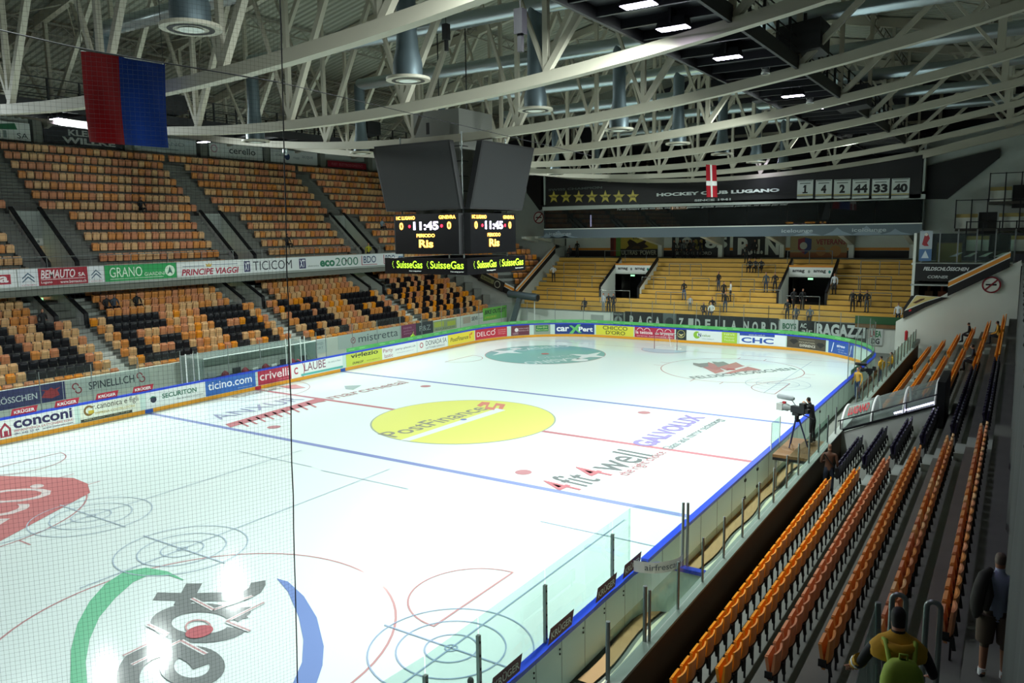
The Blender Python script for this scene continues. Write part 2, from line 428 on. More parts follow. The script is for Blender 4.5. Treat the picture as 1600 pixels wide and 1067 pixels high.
ipring(310, 981, 21, 12, 3, 2, 0, 2*PI, '#d9a0a0', .028)
for seg in (((300, 936, 334, 954), (334, 954, 395, 932)), ((413, 942, 354, 972), (354, 972, 391, 987)), ((231, 977, 262, 992), (262, 992, 192, 1026)), ((206, 1040, 283, 1002), (283, 1002, 322, 1023))):
    for x0, y0, x1, y1 in seg:
        a = at(x0, y0, 'z', 0); b = at(x1, y1, 'z', 0)
        for off, c, z in ((0, '#f6fbfa', .024), (.0, '#d09a9a', .026)):
            wd = .12 if off == 0 and c == '#f6fbfa' else .05
            d = (b-a).normalized(); q = Vector((-d.y, d.x, 0))*wd/2
            mb.quad(a-q+Vector((0, 0, z)), b-q+Vector((0, 0, z)), b+q+Vector((0, 0, z)), a+q+Vector((0, 0, z)), icem(c))
# goal creases
for s in (-1, 1):
    mb.disc(ICE, 0, s*GL, 1.8, 1.8, icem('#bfe6f4'), .006, 24, (PI if s > 0 else 0), (2*PI if s > 0 else PI)+.13)
    mb.ring(ICE, 0, s*GL, 1.83, .05, icem('#d49aa2'), .010, 24, (PI if s > 0 else 0), (2*PI if s > 0 else PI))
# children's cross-ice creases: half circles whose straight side runs along the boards
CR_ = (at(676, 978, 'z', 0)-at(805, 894, 'z', 0)).length/2
def crease(cx, cy, side, r=CR_):
    a0 = PI/2 if side > 0 else -PI/2
    mb.ring(ICE, cx, cy, r, .05, icem('#c98a8c'), .010, 36, a0, a0+PI)
    irect(cx-.03, cx+.03, cy-r, cy+r, '#c98a8c', .012)
pn = [at(676, 978, 'z', 0), at(803, 895, 'z', 0)]
CRX = (pn[0].x+pn[1].x)/2; CRY = (pn[0].y+pn[1].y)/2
crease(CRX, CRY, 1); crease(CRX, -CRY, 1); crease(-CRX, CRY, -1); crease(-CRX, -CRY, -1)
# curling houses in pale blue
for (hx, hy, al) in ((at(705, 1013, 'z', 0).x, at(705, 1013, 'z', 0).y, '#9db6d8'), (at(285, 858, 'z', 0).x, at(285, 858, 'z', 0).y, '#bcd3e6'),
                     (at(143, 806, 'z', 0).x, at(143, 806, 'z', 0).y, '#c4d9ea'), (at(1215, 600, 'z', 0).x, at(1215, 600, 'z', 0).y, '#b8cce0')):
    for r in (.15, .6, 1.22, 1.83): mb.ring(ICE, hx, hy, r, .035, icem(al), .018, 48)
    irect(hx-1.95, hx+1.95, hy-.02, hy+.02, al, .020); irect(hx-.02, hx+.02, hy-3, min(hy+9, 28), al, .020)
    irect(hx-2.2, hx+2.2, hy+7.5, hy+7.54, al, .020)
# adverts painted on the ice between the blue lines
a_, b_ = Vector((895, 771)), Vector((1022, 712)); H4 = (at(931, 756, 'z', 0)-at(894, 737, 'z', 0)).length
for s_, f0, f1, c_ in (('4', 0, .13, '#c8606c'), ('fit', .155, .36, '#5c6666'), ('4', .385, .515, '#c8606c'), ('well', .54, 1.0, '#5c6666')):
    p0_, p1_ = a_.lerp(b_, f0), a_.lerp(b_, f1); itext(s_, tuple(p0_), tuple(p1_), H4, c_, .012, .004)
itext('the right choice', (986, 745), (1048, 708), .62, '#bd707a', .012, .01)
itext('GALVOLUX', (1018, 699), (1104, 652), 1.05, '#9484cc', .012, .045)
itext('Glass and mirror technology', (1054, 704), (1137, 656), .62, '#808c8e', .012, .01)
itext('marcmetal', (520, 624), (640, 598), 1.0, '#b9898c', .012, .01)
ipx([(538, 603), (565, 602), (552, 609), (540, 608)], '#a9bcbc', .012)
itext('ANXUR', (345, 656), (478, 624), 1.25, '#9fa4c4', .012)
ipx([(352, 663), (497, 622), (510, 627), (497, 629), (360, 668)], '#cf7078', .014)
for i in range(9):
    x = 372+i*13.2; y = 660-i*3.75; ipx([(x, y), (x+3, y-1), (x+18, y+6), (x+15, y+7)], '#cf7078', .014)
itext('Rimarket', (372, 622), (440, 607), .7, '#a8b0b0', .012, .02)
ipx([(436, 604), (462, 601), (478, 606), (455, 608)], '#d98088', .014)
ring0 = at(455, 606, 'z', 0); mb.ring(ICE, -W, 0, 3.0, .05, icem('#d49aa2'), .010, 30, -PI/2, PI/2)
mb.build('ice_rink_surface', kind='structure')

# ---- boards
bd = MB(); strip(bd, PATH, NRM, 0.0, -0.12, 0.0, 1.12, 'board_back'); boards = bd.build('rink_board_wall', kind='structure')
bd = MB(); strip(bd, PATH, NRM, 0.03, -0.16, 1.09, 1.18, 'bluerail'); bd.build('cap_rail', boards)
bd = MB(); strip(bd, PATH, NRM, 0.02, 0.0, 0.02, 0.22, 'kick')
for y, m in ((-BL, 'blue'), (BL, 'blue'), (0, 'red')):
    bd.box(-W+.021, -W+.026, y-.22, y+.22, .02, .221, m)
bd.build('kick_plate', boards)
bd = MB()
for i in range(24):       # seams, hinges and gate gear on the back of the near boards
    y = -12.2+i*1.42; bd.box(W+.121, W+.126, y-.006, y+.006, .02, 1.1, 'concrete_dark')
    if i in (5, 6, 12, 13): bd.box(W+.121, W+.16, y-.12, y+.02, .85, .93, 'darkmetal'); bd.box(W+.121, W+.16, y-.12, y+.02, .25, .33, 'darkmetal')
for i in range(8):
    y = -21.3+i*.98; bd.box(W+.121, W+.126, y-.005, y+.005, .02, 1.1, 'concrete_light'); bd.box(W+.121, W+.14, y-.1, y-.07, .9, .93, 'darkmetal'); bd.box(W+.121, W+.14, y-.1, y-.07, .8, .83, 'darkmetal')
bd.build('gate_hardware', boards)

# ---- adverts on the boards.   S runs from (-W, 0) away along the left boards and round the far end
L1 = E-RC; LA = RC*PI/2; L2 = 2*(W-RC)
def spath(s):
    if s <= L1: return Vector((-W, s, 0)), Vector((1, 0, 0))
    s -= L1
    if s <= LA: a = s/RC; return Vector((-W+RC-RC*math.cos(a), L1+RC*math.sin(a), 0)), Vector((math.cos(a), -math.sin(a), 0))
    s -= LA
    if s <= L2: return Vector((-W+RC+s, E, 0)), Vector((0, -1, 0))
    s -= L2
    if s <= LA: a = s/RC; return Vector((W-RC+RC*math.sin(a), L1+RC*math.cos(a), 0)), Vector((-math.sin(a), -math.cos(a), 0))
    s -= LA
    return Vector((W, L1-s, 0)), Vector((-1, 0, 0))
def bframe(s0, z0):
    def fr(u, v, c=0.0):
        p, q = spath(s0+u); return p+q*(c+.001)+Vector((0, 0, z0+v))
    return fr
WH = '#e6e9e4'
BA = [ # s0, s1, background, description, marks
 (-14.6, -10.72, WH, 'white board advert lettered conconi with a red house mark', [('p', [(.15,.08),(.15,.5),(.21,.85),(.27,.5),(.27,.08)], '#a02840'), ('p', [(.175,.15),(.175,.48),(.21,.68),(.245,.48),(.245,.15)], WH), ('p', [(.19,.15),(.19,.4),(.235,.4),(.235,.15)], '#a02840'), ('t','conconi',.3,.42,.97,.97,'#241c50',.03), ('t','IMPIANTISTICA LATTONIERE EDILE',.3,.24,.97,.36,'#b03040'), ('t','091 646 50 44   www.conconi.com',.3,.08,.97,.2,'#303060')]),
 (-10.46, -7.40, '#dfe3d2', 'board advert lettered r.canonica e figli over a green stripe', [('c',.14,.6,.3,.12,'#7a5a24',.6,5.6), ('r',.13,.4,.22,.6,'#c8b030'), ('t','r.canonica e figli',.2,.5,.97,.95,'#3a3228'), ('t','IMPRESA COSTRUZIONI',.24,.3,.9,.44,'#b8a030'), ('r',0,.0,.85,.16,'#3a3c2a'), ('t','6900 Lugano  Tel. 091 97 00',.05,.04,.8,.13,'#b0b090')]),
 (-7.08, -3.54, '#e0e6e2', 'white board advert with an eye mark lettered SECURITON', [('c',.12,.5,.2,.1,'#20243c'), ('o',.12,.5,.1,'#20243c'), ('p',[(.03,.5),(.1,.72),(.2,.6),(.1,.64)],'#1f7a5a'), ('t','SECURITON',.26,.45,.84,.75,'#1f6a50',.02), ('t','Per la vostra sicurezza',.5,.2,.95,.33,'#808888')]),
 (-3.54, -.14, '#2f66b4', 'blue board advert lettered ticino.com', [('t','ticino.com',.05,.35,.92,.85,'#e8f0f6',.01), ('t','www.ticino.com',.62,.1,.92,.2,'#a8c0e0')]),
 (.04, 2.56, '#b02a44', 'red board advert lettered crivelli', [('t','crivelli',.05,.3,.93,.88,'#f2e2e2',.01), ('t','impresa costruzioni',.6,.1,.93,.2,'#e0a0a8')]),
 (2.56, 3.34, WH, 'white board panel with a single red letter C in a ring', [('c',.4,.5,.9,.06,'#b02a44',-1.3,1.3), ('t','C',.3,.25,.7,.75,'#b02a44',.03)]),
 (3.34, 6.96, '#e2e8e4', 'white board advert lettered LAUBE over a teal band', [('t','LAUBE',.08,.35,.58,.95,'#7a3050'), ('r',0,.04,1,.2,'#58b0a8'), ('t','du seta e fiori',.64,.6,.95,.75,'#90a0a0')]),
 (7.3, 10.82, '#c9d24a', 'yellow-green board advert lettered viglezio', [('t','viglezio',.12,.5,.88,.97,'#2c3a2c',.02), ('t','DUNLOP',.16,.12,.46,.3,'#3a3c2a',.02,.3), ('t','www.viglezio.ch',.55,.14,.92,.26,'#5a6230')]),
 (10.82, 14.6, WH, 'white board advert lettered Party Plastic with plum letters', [('t','Party',.03,.45,.3,.85,'#a04860'), ('t','lastic',.06,.1,.3,.4,'#a04860'), ('t','party-plastic.ch',.38,.5,.96,.72,'#505068'), ('t','www.party-plastic.ch',.4,.25,.9,.35,'#9090a0')]),
 (14.7, 18.36, WH, 'white board advert lettered DONADA SA with a round mark', [('c',.13,.55,.24,.08,'#b04050'), ('t','DONADA SA',.27,.42,.97,.85,'#3a3c4c'), ('t','LATTONIERI IDRAULICI',.27,.12,.9,.3,'#606478')]),
 (18.46, 22.0, '#e8d23c', 'yellow board advert lettered PostFinance on the left curve', [('t','PostFinance',.08,.3,.76,.68,'#4a4626',.01,.2), ('p',[(.8,.3),(.86,.3),(.83,.62),(.9,.6),(.93,.82),(.86,.84),(.85,.72),(.8,.74)],'#d07a2a')]),
 (22.1, 25.6, '#c02a3c', 'red board advert lettered DELCO on the left curve', [('t','DELCO',.06,.28,.66,.72,'#f2e2e2'), ('t',"´",.62,.7,.67,.86,'#f2e2e2'), ('t','mobili',.74,.66,.96,.78,'#e6b0b4'), ('t','cucine',.74,.46,.96,.58,'#e6b0b4'), ('t','design',.74,.26,.96,.38,'#e6b0b4')]),
 (26.0, 27.7, '#6a3040', 'small plum board advert with a white flame mark', [('o',.3,.55,.2,'#e6dcdc'), ('t','www.mobili',.4,.62,.95,.76,'#d8b8c0'), ('t','ticinese.ch',.4,.4,.95,.54,'#d8b8c0'), ('t','LUGANO',.08,.1,.4,.3,'#d8b8c0')]),
 (28.1, 29.55, '#8f9a8c', 'small grey board advert with a green plate', [('r',.12,.3,.88,.9,'#1f7a3c'), ('t','Giardini',.2,.64,.8,.82,'#d8e6a0'), ('t','Piero e Carlo',.16,.38,.84,.56,'#d8e6a0')]),
 (29.95, 33.4, '#1f3a80', 'dark blue board advert lettered carXpert with a green X', [('t','car',.04,.26,.36,.7,'#f0f4f8',.03), ('p',[(.36,.05),(.46,.05),(.52,.4),(.6,.12),(.68,.12),(.57,.5),(.66,.98),(.57,.98),(.5,.64),(.42,.86),(.36,.84),(.46,.5)],'#6ac06a'), ('t','Pert',.6,.26,.96,.74,'#f0f4f8',.03)]),
 (33.55, 37.0, '#d8d440', "yellow board advert lettered CHICCO D'ORO", [('t','CHICCO',.18,.54,.84,.92,'#3a3a20',.01), ('t',"D'ORO",.26,.08,.78,.46,'#3a3a20',.01)]),
 (37.1, 40.6, '#b02444', 'crimson board advert lettered la tettoia behind the goal', [('c',.14,.6,.34,.05,'#f0e0e0',.2,2.9), ('c',.32,.6,.34,.05,'#f0e0e0',.2,2.9), ('c',.64,.6,.34,.05,'#f0e0e0',.2,2.9), ('c',.84,.6,.34,.05,'#f0e0e0',.2,2.9), ('t','la tettoia',.03,.34,.46,.66,'#f0e0e0',.02), ('t','de la pausa',.52,.3,.97,.62,'#f0e0e0',.02), ('t','www.latettoia.ch',.05,.08,.95,.24,'#e8b8c0')]),
 (40.72, 41.6, '#1c2c30', 'small black board panel with a round golden emblem', [('c',.5,.55,.38,.05,'#b0a868'), ('p',[(.2,.62),(.5,.3),(.8,.62),(.5,.5)],'#c8c088'), ('c',.5,.45,.25,.06,'#b0a868',3.5,5.9)]),
 (41.62, 44.5, '#dde4e2', 'white board advert lettered Nvalue with a green disc', [('o',.3,.56,.34,'#8cb838'), ('o',.36,.6,.2,'#dde4e2'), ('t','N',.34,.4,.42,.74,'#2a3a6a',.03), ('t','value',.44,.44,.68,.68,'#7a9a4a'), ('t','www.nvalue.ch',.44,.2,.78,.3,'#90a0a0')]),
 (44.5, 45.7, '#a8c83c', 'lime green board panel with white writing beside a white advert', [('t','NEVE',.15,.7,.85,.86,'#e2eec0'), ('t','Wasser',.15,.44,.85,.6,'#e2eec0'), ('t','Technik',.15,.18,.85,.34,'#e2eec0')]),
 (45.9, 49.4, '#e6ecee', 'white board advert lettered CHC under a blue band', [('r',0,.76,.76,1,'#2a4a98'), ('t','www.chc-web.ch',.2,.8,.55,.94,'#d0d8e8'), ('t','CHC',.04,.14,.74,.62,'#2a50a8',.03)]),
 (49.5, 52.7, '#4a4438', 'dark brown board advert lettered EXPERIENCE with two gems', [('p',[(.06,.6),(.12,.76),(.22,.76),(.28,.6),(.17,.3)],'#23221f'), ('p',[(.74,.5),(.8,.66),(.92,.66),(.98,.5),(.86,.2)],'#23221f'), ('r',.3,.75,.7,.8,'#8a8068'), ('t','MOUNTAIN',.3,.46,.7,.62,'#b8b098'), ('t','EXPERIENCE',.32,.16,.72,.38,'#e6e0d0',.01)]),
 (52.95, 55.6, '#2a58a8', 'blue board advert lettered tigeo at the right curve', [('p',[(.1,.1),(.13,.1),(.2,.9),(.17,.9)],'#d8e4f4'), ('t','tigeo',.3,.5,.62,.78,'#eef4fa',.02,.2), ('t','tutto per',.34,.3,.6,.42,'#a8c0e4'), ('t','la tua casa',.38,.14,.72,.26,'#a8c0e4'), ('p',[(.82,.1),(.85,.1),(.92,.9),(.89,.9)],'#d8e4f4')]),
]
for s0, s1, bg, lab, L in BA:
    sign('advertising_board', lab, 'sign', bframe(s0, .24), s1-s0, .86, bg, L, 'adverts fixed on the rink boards', .012, .35)
# thin green strip at the foot of the far glass
mb = MB(); fr = bframe(7.4, 1.22)
mb.rect(fr, 0, 0, 61.2, .26, 'green', -.03, .5)
for i in range(60): 
    if i % 3 != 2: mb.rect(fr, i*1.02+.2, .1, i*1.02+.75, .17, cmat('#7fc07c'), -.026)
mb.build('green_advert_band', None, 'long green advertising band along the foot of the far rink glass', 'sign')

# ---- glass above the boards.  posts and panes
def glass_run(s0, s1, z1, pitch, label, m='acrylic_far', group=None, posts=True, fr=None):
    t = empty('rink_glass_screen', (0, 0, 0)); tag(t, label, 'glass screen', group)
    n = max(1, round((s1-s0)/pitch)); f = fr or bframe(s0, 0)
    for i in range(n):
        a, b = (s1-s0)*i/n, (s1-s0)*(i+1)/n
        mb = MB(); mb.rect(f, a+.02, 1.17, b-.02, z1, m, -.06, .6); mb.build('glass_pane', t)
    if posts:
        for i in range(n+1):
            a = (s1-s0)*i/n; mb = MB(); mb.tube([f(a, 1.16, -.06), f(a, z1-.02, -.06)], .022, 'rail', 6); mb.build('post', t)
    return t
glass_run(-29, -4.9, 3.0, 2.4, 'tall clear glass screen above the left boards, left of the scorers box')
glass_run(-4.1, 4.8, 2.9, 2.2, 'clear glass screen above the left boards in front of the scorers box')
glass_run(5.6, L1+LA, 3.1, 2.4, 'clear glass screen above the left boards running into the far left curve')
glass_run(L1+LA, L1+LA+L2, 3.3, 1.9, 'clear glass screen behind the far goal')
glass_run(L1+LA+L2, L1+2*LA+L2+8.3, 3.2, 1.9, 'clear glass screen round the far right curve')
# pairs of tall white gate posts at the penalty gates
for y in (-4.87, -4.55, -4.09, -3.8, 2.34, 2.7, 3.52, 3.85):
    mb = MB(); mb.tube([(-W-.1, y, 1.15), (-W-.1, y, 2.75)], .03, 'white', 6)
    mb.build('gate_post', None, 'slim white gate post on the left boards beside the scorers box', 'post', 'gate posts on the left boards')
# near right corner glass: nine panes, with drilled steel posts
NG = empty('rink_glass_screen'); tag(NG, 'tall clear glass screen on the near boards with drilled steel posts', 'glass screen')
ys = [-12.95, -14.85, -17.8, -20.0, -21.4]
ptsn = [(W, y) for y in ys]+[(W-RC+RC*math.cos(-a), -E+RC+RC*math.sin(-a)) for a in (.2, .45, .7, .95, 1.2, 1.5)]
for i in range(len(ptsn)-1):
    a, b = Vector(ptsn[i]+(0,)), Vector(ptsn[i+1]+(0,)); d = (b-a).normalized()
    z1 = 2.66; mb = MB(); a2 = a+d*.02; b2 = b-d*.02
    if i == 0: a2 = Vector((W, -13.9, 0))
    mb.box(0, 0, 0, 0, 0, 0, 'acrylic') if False else None
    nrm = Vector((-d.y, d.x, 0))*.012
    mb.prism([a2+Vector((0, 0, 1.17))-nrm/2, b2+Vector((0, 0, 1.17))-nrm/2, b2+Vector((0, 0, z1))-nrm/2, a2+Vector((0, 0, z1))-nrm/2], nrm, 'acrylic')
    mb.box(0, 0, 0, 0, 0, 0, 'rail') if False else None
    mb.build('glass_pane', NG)
    if i > 0:
        mb = MB(); o = Vector((-d.y, d.x, 0))*-.04 if i < 5 else Vector((0, 0, 0))
        mb.box(a.x-.03, a.x+.03, a.y-.035, a.y+.035, 1.0, 2.35, 'rail')
        for k in range(5): mb.box(a.x+.031, a.x+.04, a.y-.012, a.y+.012, 1.25+k*.24, 1.29+k*.24, 'black')
        mb.build('post', NG)
# curved end pane and its two tall posts by the gate
mb = MB(); cv = [(W+.9+.9*math.cos(PI-(PI/2)*i/8), -14.0+.9*math.sin(PI-(PI/2)*i/8)) for i in range(9)]
for i in range(8): mb.quad((cv[i][0], cv[i][1], 1.17), (cv[i+1][0], cv[i+1][1], 1.17), (cv[i+1][0], cv[i+1][1], 2.66), (cv[i][0], cv[i][1], 2.66), 'acrylic')
mb.build('curved_pane', NG)
for x, y in ((W+.98, -13.1), (W+1.08, -13.06)):
    mb = MB(); mb.tube([(x, y, 1.0), (x, y, 2.72)], .035, 'rail', 8); mb.build('post', NG)
# maroon KRUGER labels along the foot of the near glass, seen from the stand
def yframe_back(x, y0, z0): return lambda u, v, c=0.0: Vector((x+c, y0+u, z0+v))
for y0 in (-19.9, -17.95, -15.95, -14.6):
    fr = yframe_back(W+.13, y0, 1.22)
    mb = MB(); mb.poly(fr, [(0, 0), (.95, 0), (1.05, .3), (.1, .3)], cmat('#5a1428'), .01); mb.text(fr, 'KRÜGER', .12, .07, .93, .24, 'offwhite', .016, .02)
    mb.build('sponsor_label', None, 'maroon slanted label lettered KRÜGER on the near rink glass', 'sign', 'maroon labels on the near glass')
for y0 in (-13.5, -11.6, -9.65, -7.75):
    fr = lambda u, v, c=0.0, y0=y0: Vector((-W+.02+c-.06, y0+u, 1.19+v))
    mb = MB(); mb.poly(fr, [(0, 0), (1.1, 0), (1.2, .3), (.1, .3)], cmat('#b02038'), .01); mb.text(fr, 'KRÜGER', .16, .06, 1.04, .24, 'white', .016, .02)
    mb.build('sponsor_label', None, 'red slanted label lettered KRÜGER at the foot of the left glass', 'sign', 'red labels on the left glass')
fr = lambda u, v, c=0.0: Vector((W+.12+.85*math.sin(min(u/1.3, 1)*PI/2), -14.0+.88*(1-math.cos(min(u/1.3, 1)*PI/2))+c*0-.0, 1.2+v))+Vector((c, -c, 0))
mb = MB(); mb.rect(fr, 0, 0, 1.3, .27, 'offwhite', .03, .12); mb.text(fr, 'airfrescare', .25, .07, 1.2, .22, cmat('#556068'), .04)
mb.build('sponsor_label', None, 'white label lettered airfrescare on the curved gate pane', 'sign')

# ---- goals (far one is in view)
def goal(y, s, label):
    t = empty('hockey_goal', (0, y, 0)); tag(t, label, 'goal')
    fm = MB(); R = .024
    fm.tube([(-.915, 0, 0), (-.915, 0, 1.22), (.915, 0, 1.22), (.915, 0, 0)], R, cmat('#6e2a30'), 8); fm.build('red_frame', t)
    bm = MB(); pts = [(-.915, 0, .04)]+[(-1.05+.0*i, s*.3*i, .04) for i in (1, 2)]+[(-.75, s*1.0, .04), (0, s*1.12, .04), (.75, s*1.0, .04)]+[(1.05, s*.3*i, .04) for i in (2, 1)]+[(.915, 0, .04)]
    bm.tube(pts, .02, 'white', 6); bm.tube([(-.7, 0, 1.2), (-.6, s*.5, 1.18), (0, s*.56, 1.18), (.6, s*.5, 1.18), (.7, 0, 1.2)], .02, 'white', 6)
    bm.tube([(0, s*.56, 1.18), (0, s*1.1, .06)], .02, 'white', 6); bm.build('base_frame', t)
    nt = MB(); 
    for i in range(15):
        u = -.9+1.8*i/14; nt.tube([(u*.66, s*.54, 1.18), (u, s*(1.08-.3*abs(u)), .05)], .002, 'offwhite', 3, False)
    for k in range(8):
        f = k/8; nt.tube([(-.9*(.66+.34*f), s*(.54+.2*f), 1.18-1.13*f), (0, s*(.54+.54*f), 1.18-1.13*f), (.9*(.66+.34*f), s*(.54+.2*f), 1.18-1.13*f)], .004, 'offwhite', 3, False)
    for sx in (-1, 1):
        for k in range(7): nt.tube([(sx*.915, 0, .1+.16*k), (sx*(1-.3*k/7), s*.5, .1+.16*k)], .004, 'offwhite', 3, False)
    nt.build('net', t)
goal(GL, 1, 'red-framed hockey goal with white net at the far end of the ice')
# coiled hose rubber mat of the far goal
# ================================================================== SEATS
PITCH = .5
def seat_meshes(col):
    b = MB()   # backrest shell, seen from the front along -x ; row runs along y
    vs = []; 
    for i in range(5):
        y = -.22+.44*i/4; dx = .035*(abs(y)/.22)**2
        vs += [(-dx, y, .46), (-dx+.04, y*.95, .82), (-dx+.07, y*.95, .82), (-dx+.05, y, .46)]
    fs = []
    for i in range(4):
        for a in range(4): q = (a+1) % 4; fs.append((4*i+a, 4*i+q, 4*i+4+q, 4*i+4+a))
    fs += [(3, 2, 1, 0), (16, 17, 18, 19)]
    b.add(vs, fs, col)
    s = MB()
    s.prism([(-.07, -.21, .34), (-.07, .21, .34), (-.14, .2, .74), (-.14, -.2, .74)], (.05, 0, 0), col)
    s.prism([(-.15, -.16, .69), (-.15, .16, .69), (-.135, .17, .75), (-.135, -.17, .75)], (.05, 0, .01), col)
    k = MB()
    k.beam((.04, -.235, .46), (.07, -.235, .27), .02, .05, 'black'); k.beam((.04, .235, .46), (.07, .235, .27), .02, .05, 'black'); k.box(.0, .03, -.02, .02, -.0, .4, 'darkmetal')
    k.box(-.08, .04, -.25, .25, .39, .43, 'black'); k.box(-.12, .0, -.25, -.235, .40, .52, 'black')
    return b, s, k
SM = {}
def seat_data(col):
    if col not in SM:
        a, b, c = seat_meshes(col); SM[col] = (a.mesh('backrest'), b.mesh('seat_pan'), c.mesh('bracket'), (a, b, c))
    return SM[col]
SEATS = []      # x, y, floor z, facing (+1 looks to -x), colour, label, yaw
def hexless(c): return {'seat_orange': 'bright orange', 'seat_amber': 'orange', 'seat_tan': 'faded tan', 'seat_faded': 'faded orange', 'seat_black': 'black', 'seat_purple': 'dark purple'}[c]
rnd = random.Random(3)
def right_row_xz(k): return 17.8+.8*(k-1), 1.4+.45*(k-1)-.82
BLK = [('near', -18.0, -5.0), ('middle', -3.7, 1.0), ('far', 4.0, 17.4), ('last', 18.3, 26.8)]
ROWW = {1: 'front', 2: 'second', 3: 'third', 4: 'fourth', 5: 'fifth', 6: 'back'}
for k in range(1, 7):
    X, F = right_row_xz(k)
    for bn, y0, y1 in BLK:
        a0, a1 = y0, y1
        if k >= 5 and bn == 'middle': a1 = 8.5
        if k >= 5 and bn == 'far': a0 = 8.6
        if k == 4 and bn == 'middle': a1 = .9
        nn = int((a1-a0)/PITCH)
        for i in range(nn):
            y = a0+PITCH*(i+.5)
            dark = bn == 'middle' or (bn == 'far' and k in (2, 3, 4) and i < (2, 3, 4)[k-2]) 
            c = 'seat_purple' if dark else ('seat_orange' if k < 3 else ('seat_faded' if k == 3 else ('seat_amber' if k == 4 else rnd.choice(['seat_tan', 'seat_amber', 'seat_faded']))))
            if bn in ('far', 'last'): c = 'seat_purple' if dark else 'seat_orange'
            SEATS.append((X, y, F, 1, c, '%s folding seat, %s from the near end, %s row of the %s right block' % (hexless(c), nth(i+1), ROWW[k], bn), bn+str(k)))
# left lower tier: letters in black seats
LET = {
 'L': ["##.....", "##.....", "##.....", "##.....", "#######", "#######"],
 'U': ["##...##", "##...##", "##...##", "##...##", "#######", "#######"],
 'G': ["#######", "#######", "##.....", "##..###", "##...##", "#######"],
 'A': ["#######", "#######", "##...##", "#######", "##...##", "##...##"],
 'N': ["##...##", "###..##", "####.##", "#######", "##..###", "##...##"],
 'O': ["#######", "#######", "##...##", "##...##", "#######", "#######"]}
LP = .494
def lower_row(k): return -19.14-.745*k, 1.93+.40*k-.82
secs = [(-30.9, '..'), (-17.9, 'LU'), (-5.0, 'GA'), (8.0, 'NO'), (21.0, 'xx')]
PAT4 = ["#.#..#.##.#..###", "#.#.##.#.#.#.#..", "###.#..#.##..##.", "#.#.#..#.#.#...#", "#.#..##..#..#.##", ".#.#.#.##.#.#..#", ".##..#.#..##.#.#", ".#.#..#.##.#..#."]
for si, (y0, word) in enumerate(secs):
    ncol = 24 if si < 4 else 20
    for k in range(0, 11):
        X, F = lower_row(k)
        lo, hi = 0, ncol
        if k >= 7: lo, hi = 3, ncol-3        # the rows beside the entrances are shorter
        if si == 4: hi = ncol-max(0, (k-7))
        if si == 0: lo = 0
        for i in range(lo, hi):
            y = y0+LP*(i+.5)
            blk = False
            if 1 <= k <= 8:
                r = 8-k
                if word in ('LU', 'GA', 'NO'):
                    r = 6-k
                    if k > 6: blk = False
                    elif 2 <= i < 9: blk = LET[word[0]][r][i-2] == '#'
                    elif 15 <= i < 22: blk = LET[word[1]][r][i-15] == '#'
                elif word == 'xx' and i < 17 and i >= 1: blk = PAT4[r][(i-1) % 16] == '#' 
            c = 'seat_black' if blk else rnd.choice(['seat_orange', 'seat_amber', 'seat_amber', 'seat_tan', 'seat_tan', 'seat_faded'])
            if k > 6 and not blk: c = rnd.choice(['seat_amber', 'seat_faded', 'seat_tan'])
            SEATS.append((X, y, F, -1, c, '%s seat, %s row up and %s seat from the left in the %s lower left section' % (hexless(c), nth(k+1), nth(i+1), nth(si+1)), 'll%d_%d' % (si, k)))
def upper_row(k): return -25.1-.745*(k-1), 8.08+.655*(k-1)-.82
AIS = [-31.6, -18.6, -5.6, 7.35, 20.3, 33.2]
for si in range(5):
    ya, yb = AIS[si], AIS[si+1]
    for k in range(0, 13):
        X, F = upper_row(k)
        m0 = 2.35 if k <= 5 else .95; m1 = 2.0 if k <= 5 else .85
        if k == 12: m0 = m1 = .1
        nn = int(round((yb-m1-ya-m0)/.505))
        for i in range(nn):
            y = ya+m0+.505*(i+.5); c = rnd.choice(['seat_amber', 'seat_faded', 'seat_tan', 'seat_faded', 'seat_tan'])
            SEATS.append((X, y, F, -1, c, 'upper', 'up'))
# corner block set at 45 degrees between the left stand and the terrace
CB = []
cdir = Vector((-1, 1, 0)).normalized(); cu = Vector((1, 1, 0)).normalized()
for k in range(13):
    p = Vector((-19.0, 33.3, 0))+cdir*.72*k; F = 3.15+.56*k
    half = 1.6+.5*k
    for i in range(-9, 10):
        if abs(i*LP) > half or (abs(i) <= 1): continue
        q = p+cu*i*LP
        if (q.y > 38.6 and q.x > -23.5) or q.y < 32.3 or q.x > -17.8: continue
        SEATS.append((q.x, q.y, F, -2, rnd.choice(['seat_amber', 'seat_orange', 'seat_faded']), 'corner', 'cb'))
